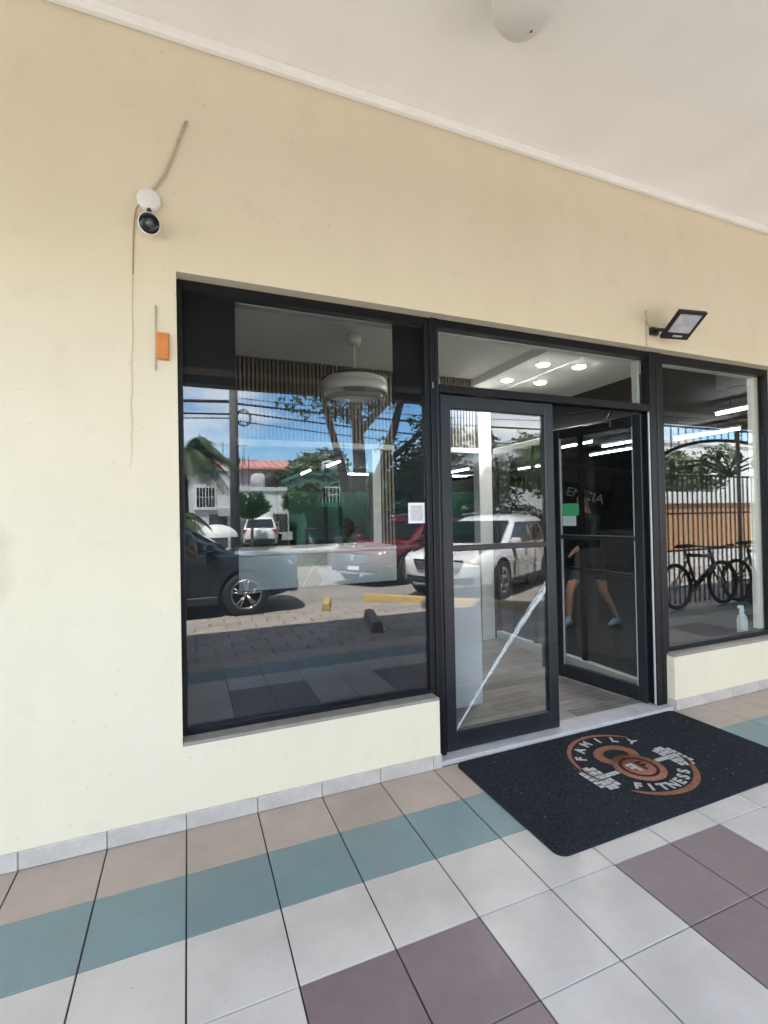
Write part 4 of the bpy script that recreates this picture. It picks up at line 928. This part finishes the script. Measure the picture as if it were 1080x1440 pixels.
# ================================================================== UTILITY POLE AND WIRES
up_ = thing('utility_pole', 'grey concrete utility pole with wires and coiled cable', 'utility pole', (1.53, -14.5, GZ))
MB().tube([(0, 0, 0), (0, 0, 9.5)], [.17, .12], 12).build('pole', mat('pole_concrete', (.13, .12, .115), .85, var=.15, vscale=5), up_)
cw = MB()
for i in range(3): cw.tube([(.35 + .26 * math.cos(a) * (1 - .1 * i), -.18 - .02 * i, 5.15 + .30 * math.sin(a) * (1 - .1 * i)) for a in [2 * PI * q / 22 for q in range(23)]], .012, 5)
cw.build('cable_coil', M_BLACK, up_)
MB().box(-.22, .22, -.30, -.17, 3.55, 3.75, b=.02).build('pole_box', mat('pole_box_grey', (.3, .3, .3), .6), up_)
M_WIRE = mat('wire_black', (.012, .012, .014), .7)
def wire(label, p0, p1, sag, r_=.02):
    P = [Vector(p0).lerp(Vector(p1), i / 24) - Vector((0, 0, sag * 4 * (i / 24) * (1 - i / 24))) for i in range(25)]
    tag(MB().tube(P, r_, 5).build('overhead_wire', M_WIRE), label, 'wire', 'overhead wires')
for z, zz, sg, r_, lab in ((5.55, 5.9, .25, .055, 'thick bundled overhead cable meeting pole from left'), (5.12, 5.0, .1, .035, 'middle overhead cable left of the pole'), (4.98, 4.85, .18, .022, 'lowest thin overhead cable left of pole'), (6.05, 6.2, .1, .012, 'topmost thin wire left of pole')):
    wire(lab, (1.40, -14.6, z), (-22, -17, zz), sg, r_)
for z, zz, sg, r_, lab in ((5.5, 5.9, .3, .04, 'thick overhead cable running right from the pole'), (5.2, 4.6, .2, .03, 'overhead cable sloping down right from pole'), (5.7, 6.6, .4, .015, 'thin overhead wire rising right from the pole'), (4.9, 5.0, .5, .02, 'slack overhead wire right of the pole')):
    wire(lab, (1.66, -14.6, z), (24, -16, zz), sg, r_)

# white umbrella behind dark SUV
um = thing('umbrella', 'white domed umbrella standing behind the dark SUV', 'umbrella', (.80, -12.2, GZ))
pr = [(.62 * math.sin(a), 1.05 + .42 * math.cos(a)) for a in [1.45 - i * 1.44 / 8 for i in range(9)]]
MB().lathe(pr, (0, 0, 0), 16, cap=False, smooth=False).build('canopy', mat('umbrella_cloth', (.66, .66, .65), .8, var=.08, vscale=5), um)
MB().tube([(0, 0, 0), (0, 0, 1.52)], .02, 8).build('pole', M_IRON, um)
for k_ in range(8): a = k_ * PI / 4; MB().tube([(0, 0, 1.40), (.35 * math.cos(a), .35 * math.sin(a), 1.33), (.6 * math.cos(a), .6 * math.sin(a), 1.10)], .006, 4).build('rib', M_IRON, um)
MB().lathe([(.25, 0), (.25, .06), (.05, .08)], (0, 0, 0), 20).build('base', M_CON, um)

# ================================================================== FAR BUILDINGS
W1 = mat('house_white', (.62, .62, .61), .85, var=.07, vscale=1.2); W2_ = mat('house_grey', (.40, .41, .42), .85, var=.1, vscale=1.5)
def building(label, x0, x1, y0, y1, z1, wm, wins=(), doors=(), roof=None, band=None, name='house'):
    b = thing(name, label, 'building', ((x0 + x1) / 2, y0, GZ)); hw = (x1 - x0) / 2; d = y0 - y1
    MB().box(-hw, hw, -d, 0, 0, z1).build('wall', wm, b)
    for (wx, wz, ww, wh) in wins:
        f = MB(); f.box(wx - ww / 2 - .06, wx + ww / 2 + .06, .0005, .05, wz - .06, wz + wh + .06); fo = f.build('window', M_IW, b)
        MB().box(wx - ww / 2, wx - .02, .051, .06, wz, wz + wh).build('pane', M_CGL, fo); MB().box(wx + .02, wx + ww / 2, .051, .06, wz, wz + wh).build('pane', M_CGL, fo)
        MB().box(wx - ww / 2 - .12, wx + ww / 2 + .12, .0005, .14, wz - .14, wz - .061).build('sill', M_IW, fo)
    for (wx, ww, wh) in doors:
        do = MB().box(wx - ww / 2, wx + ww / 2, .0005, .06, .01, wh).build('door', mat('far_door', (.05, .05, .055), .6), b)
        MB().box(wx + ww / 2 - .15, wx + ww / 2 - .08, .061, .1, 1.0, 1.1).build('handle', M_CHROME, do)
    if roof:
        o = MB(); e = .4
        o.prism([(-e - .0, z1 + .0005), (-e, z1 + .12), (-d / 2 * -1 if False else d / 2, z1 + 1.1), (d + e, z1 + .12), (d + e, z1 + .0005)], -hw - e, hw + e, 'YZ'); o.v = [(x, -y, z) for x, y, z in o.v]
        ro = o.build('roof', roof, b)
        n = int((2 * hw + .8) / .55)
        for i in range(n):
            x = -hw - e + .2 + i * .55; MB().tube([(x, e, z1 + .14), (x, -d / 2, z1 + 1.12)], .07, 6).build('roof_tile_row', roof, ro)
    else:
        MB().box(-hw - .08, hw + .08, -d - .08, .08, z1 + .0005, z1 + .22).build('parapet', wm, b)
    rb_ = random.Random(int(x0 * 13 + y0 * 7))
    for q in range(2):
        tx = rb_.uniform(-hw * .8, hw * .8)
        if not roof: MB().lathe([(.001, z1 + .221), (.5, z1 + .221), (.52, z1 + .9), (.4, z1 + 1.1), (.15, z1 + 1.18), (.001, z1 + 1.18)], (tx, -d * .35, 0), 16).build('water_tank', M_CLAD if q else W2_, b)
        ax = rb_.uniform(-hw * .8, hw * .8); MB().tube([(ax, -.6, z1 + .23), (ax, -.6, z1 + 2.0)], .025, 5).tube([(ax - .4, -.6, z1 + 1.8), (ax + .4, -.6, z1 + 1.8)], .015, 5).build('antenna', M_IRON, b)
    for (wx, wz, ww, wh) in wins[:3]:
        gb = MB()
        for q in range(7): gx = wx - ww / 2 + q * ww / 6; gb.box(gx - .012, gx + .012, .10, .124, wz - .05, wz + wh + .05)
        gb.box(wx - ww / 2 - .03, wx + ww / 2 + .03, .10, .125, wz + wh * .5, wz + wh * .5 + .03); gb.build('window_grille', M_IW, b)
        ac = MB().box(wx + ww / 2 + .15, wx + ww / 2 + .75, .0005, .3, wz - .5, wz - .06, b=.02).build('air_conditioner', W2_, b)
    MB().box(-hw - .02, hw + .02, .0005, .04, .0, .55).build('plinth', W2_, b)
    if band: MB().box(-hw - .1, hw + .1, .0005, 1.3, band[0], band[1]).build('awning', band[2], b)
    return b
building('white two storey house behind the palm', -7.0, 2.2, -24, -31, 4.2, W1, [(1.2, 2.4, .7, .9), (3.3, 2.3, .9, 1.0), (-1, 2.4, .9, 1.0), (2.4, .6, .8, .9)], [(3.9, .9, 1.9), (0, 1.0, 2.0)])
building('pale house with pink tiled roof beyond the pole', 1.0, 8.6, -33, -40, 5.2, mat('house_pink', (.62, .52, .50), .85, var=.05), [(-2, 3.2, 1.0, 1.1), (0.2, 3.2, 1.0, 1.1), (2.4, 3.2, 1.0, 1.1)], (), mat('pink_tiles', (.50, .23, .20), .8, var=.15, vscale=4))
building('small white house wall right of utility pole', 2.6, 5.4, -25, -31, 3.2, W1, [(-.6, 1.7, .55, .7), (.5, .9, .6, .5)], [(.9, .8, 1.9)])
building('green fronted shop under the trees', 6.0, 16.0, -23.6, -31, 4.0, mat('shop_teal', (.055, .16, .13), .7, var=.1, vscale=1), [(-3.6, 2.5, 1.2, .8), (-1, 2.5, 1.2, .8)], [(-3.9, 1.1, 2.0), (-2.2, 1.3, 2.0), (0, 1.3, 2.0)], None, (2.2, 2.45, mat('awning_green', (.02, .12, .085), .6)), 'shop_building')
building('grey apartment block far left behind the white house', -16, -4.5, -36, -44, 5.0, W2_, [(i * 1.8 - 4, z, .9, 1.0) for i in range(6) for z in (1.0, 3.2)])
building('white flat roofed building beyond the orange wall', 17, 34, -17, -26, 5.6, mat('house_bright', (.74, .73, .71), .85, var=.05), [(-6, 3.4, 1.0, 1.1), (-4, 3.4, 1.0, 1.1), (-1, 3.4, 1.0, 1.1), (2, 3.4, 1.0, 1.1)])
building('long low cream building closing the street at far right', 36, 60, -30, -40, 5, W1, [(i * 2.5 - 9, 2.2, 1.2, 1.2) for i in range(8)])

# orange boundary wall beyond gate
ow = thing('boundary_wall', 'orange boundary wall with white coping beyond the iron gate', 'wall', (15, -6.9, GZ))
MB().box(-5.2, 12, -.2, 0, 0, 1.82).build('wall', mat('orange_wall', (.52, .27, .12), .85, c2=(.46, .30, .17), vscale=1.3), ow)
MB().box(-5.3, 12.1, -.26, .06, 1.8205, 2.15).build('coping', mat('coping_white', (.75, .75, .73), .8, var=.04), ow)
MB().box(-5.2, 12, .0005, .06, 0, .45).build('plinth', mat('plinth_white', (.6, .6, .58), .8, var=.05), ow)

# ================================================================== IRON GATE, COLUMN, BICYCLES
ga = thing('iron_gate', 'black iron gate with arched scrollwork closing the arcade end', 'gate', (8.72, -2.74, GZ))
z0 = 2.05 + .118
barm = MB().box(-.009, .009, -.009, .009, 0, z0 - .03).mesh('bar', M_IRON)
bx = -2.5
while bx < 2.6: place('bar', barm, ga, (bx, 0, .02)); bx += .118
for z in (.06, .95, 1.55, z0): MB().box(-2.55, 2.6, -.016, .016, z - .014, z + .014).build('rail', M_IRON, ga)
ztop = 2.955
MB().box(-2.55, 2.6, -.014, .014, ztop, ztop + .03).build('rail', M_IRON, ga)
bx = -2.5
while bx < 2.6:
    t = 1 - (bx / 1.91) ** 2; zz = z0 + .02 + (.62 * math.sqrt(t) if t > 0 else 0); MB().box(-.007, .007, -.007, .007, 0, ztop - zz).build('upper_bar', M_IRON, ga, (bx, 0, zz)); bx += .177
MB().tube([(1.91 * math.cos(a), 0, z0 + .62 * math.sin(a)) for a in [PI * i / 40 for i in range(41)]], .03, 6).build('arch', M_IRON, ga)
def scroll(base, tip, turn, s_, rr_):
    pts = []
    for i in range(13):
        t = i / 12; p = Vector(base).lerp(Vector(tip), t); d = (Vector(tip) - Vector(base)); nrm = Vector((-d.z, 0, d.x)).normalized(); pts.append(p + nrm * math.sin(t * PI) * .10 * s_ * d.length)
    d = (pts[-1] - pts[-2]).normalized(); nrm = Vector((-d.z, 0, d.x)) * -s_; c = pts[-1] + nrm * rr_
    for i in range(1, 26):
        a = i / 25 * turn; r_ = rr_ * (1 - .75 * i / 25); pts.append(c + (-nrm * math.cos(a) + d * math.sin(a)) * r_)
    MB().tube(pts, .018, 5).build('scroll', M_IRON, ga)
    MB().lathe([(.001, -.012), (.035, -.012), (.035, .012), (.001, .012)], c, 12, 'Y').build('boss', M_IRON, ga)
for s_ in (-1, 1):
    scroll((0, 0, z0), (s_ * .22, 0, z0 + .40), 7, s_, .075); scroll((0, 0, z0), (s_ * .62, 0, z0 + .36), 7.5, s_, .10)
    scroll((0, 0, z0), (s_ * 1.02, 0, z0 + .24), 7.5, s_, .11); scroll((0, 0, z0), (s_ * 1.42, 0, z0 + .08), 7, s_, .09); scroll((s_ * 1.8, 0, z0), (s_ * 1.45, 0, z0 + .22), 7, -s_, .07)
for s_ in (-2.55, 2.6): MB().box(s_ - .035, s_ + .035, -.035, .035, 0, 3.015).build('gate_post', M_IRON, ga)
pc = thing('pipe_column', 'slim dark steel column with flared head under the ceiling beam', 'column', (8.42, -2.42, 0))
MB().tube([(0, 0, .012), (0, 0, 3.42)], .03, 14).build('shaft', mat('column_paint', (.26, .23, .20), .6, var=.15), pc)
MB().lathe([(.045, 3.36), (.06, 3.40), (.13, 3.47), (.14, 3.4995)], (0, 0, 0), 16).build('head', MATS['column_paint'], pc)
MB().lathe([(.11, .001), (.11, .012), (.05, .015)], (0, 0, 0), 16).build('base_plate', MATS['column_paint'], pc)

def bicycle(label, loc, rz, fc, lean=.06):
    b = thing('bicycle', label, 'bicycle', loc, rz, 'bicycles leaning at the gate'); b.rotation_euler = (lean, 0, rz)
    fm = mat('bike_' + fc[0], fc[1], .35, coat=.5)
    for x in (-.52, .53):
        w_ = place('wheel', None, b, (x, 0, .342))
        MB().lathe([(.292, -.016), (.305, -.031), (.328, -.029), (.342, -.012), (.342, .012), (.328, .029), (.305, .031), (.292, .016), (.292, -.016)], (0, 0, 0), 40, 'Y', cap=False).build('tyre', M_RUBBER, w_)
        MB().lathe([(.285, -.011), (.301, -.011), (.301, .011), (.285, .011), (.285, -.011)], (0, 0, 0), 40, 'Y', cap=False).build('rim', M_BLACK, w_)
        sp_ = MB()
        for k_ in range(20): a = 2 * PI * k_ / 20; sp_.tube([(.02 * math.cos(a + .5), .02 * (-1) ** k_, .02 * math.sin(a + .5)), (.288 * math.cos(a), 0, .288 * math.sin(a))], .0016, 4)
        sp_.lathe([(.001, -.035), (.022, -.03), (.018, 0), (.022, .03), (.001, .035)], (0, 0, 0), 12, 'Y'); sp_.build('spokes', M_CHROME, w_)
        MB().lathe([(.05, -.028), (.08, -.028), (.08, -.026), (.05, -.026), (.05, -.028)], (0, 0, 0), 24, 'Y', cap=False).build('brake_disc', M_CHROME, w_)
    BB, ST, HT0, HT1, RA, FA = (-.09, 0, .33), (-.24, 0, .80), (.36, 0, .62), (.32, 0, .76), (-.52, 0, .335), (.53, 0, .335)
    f = MB(); f.tube([BB, ST], .022, 8); f.tube([ST, HT1], .027, 8); f.tube([BB, HT0], .038, 8); f.tube([HT0, HT1], .030, 8)
    for s_ in (-.05, .05): f.tube([BB, (RA[0], s_, RA[2])], .011, 6); f.tube([(-.22, 0, .74), (RA[0], s_, RA[2])], .010, 6)
    f.build('frame', fm, b)
    fk = MB(); fk.tube([HT1, HT0, (.385, 0, .56)], .018, 8)
    for s_ in (-.055, .055): fk.tube([(.38, s_, .60), (.53, s_, .335)], .015, 8)
    fk.build('fork', M_BLACK, b)
    hb_ = MB(); hb_.tube([HT1, (.30, 0, .87), (.36, 0, .90)], .016, 8); hb_.tube([(.30, -.34, .93), (.36, -.1, .90), (.36, .1, .90), (.30, .34, .93)], .013, 8); hb_.tube([(.30, -.36, .93), (.32, -.24, .92)], .018, 8); hb_.tube([(.30, .36, .93), (.32, .24, .92)], .018, 8); hb_.build('handlebar', M_BLACK, b)
    sd = MB(); sd.tube([ST, (-.275, 0, .92)], .013, 8); sd.build('seat_post', M_BLACK, b)
    MB().loft([[(x, y * w_, .925 + z) for y, z in ((-1, 0), (-.6, .03), (0, .04), (.6, .03), (1, 0), (.5, -.02), (-.5, -.02))] for x, w_ in ((-.42, .05), (-.38, .075), (-.30, .07), (-.2, .03), (-.12, .02))]).build('saddle', M_RUBBER, b)
    cr_ = MB(); cr_.lathe([(.07, -.05), (.10, -.05), (.10, -.046), (.07, -.046), (.07, -.05)], BB, 24, 'Y', cap=False); cr_.tube([(BB[0], -.06, BB[2]), (BB[0] + .15, -.06, BB[2] - .08)], .009, 6); cr_.tube([(BB[0], .06, BB[2]), (BB[0] - .15, .06, BB[2] + .08)], .009, 6); cr_.tube([(BB[0], -.06, BB[2]), (BB[0], .06, BB[2])], .02, 8)
    cr_.build('crank', M_BLACK, b)
    for s_, dx, dz in ((-1, .15, -.08), (1, -.15, .08)): MB().box(BB[0] + dx - .045, BB[0] + dx + .045, min(s_ * .065, s_ * .15), max(s_ * .065, s_ * .15), BB[2] + dz - .01, BB[2] + dz + .01, b=.004).build('pedal', M_BLACK, b)
    ch = MB(); ch.tube([(BB[0], -.048, BB[2] + .085), (RA[0], -.048, RA[2] + .045)], .005, 4); ch.tube([(BB[0], -.048, BB[2] - .085), (RA[0] + .02, -.048, RA[2] - .10)], .005, 4); ch.build('chain', M_IRON, b)
    return b
bicycle('black mountain bike nearest the door, leaning at the iron gate', (7.30, -2.32, .003), 0, ('black', (.015, .015, .017)))
bicycle('dark bicycle with pannier, further along the gate', (8.75, -2.30, .003), R(5), ('slate', (.04, .035, .04)))
pn = tag(MB().box(-.16, .16, -.09, .09, 0, .34, b=.05).build('pannier_bag', mat('bag_maroon', (.09, .045, .05), .85, var=.2, vscale=9), None, (8.28, -2.10, .003), (0, 0, R(5))), 'maroon bag standing beside the further bicycle', 'bag')
MB().tube([(-.1, 0, .33), (-.06, 0, .41), (.06, 0, .41), (.1, 0, .33)], .01, 6).build('strap', M_BLACK, pn)
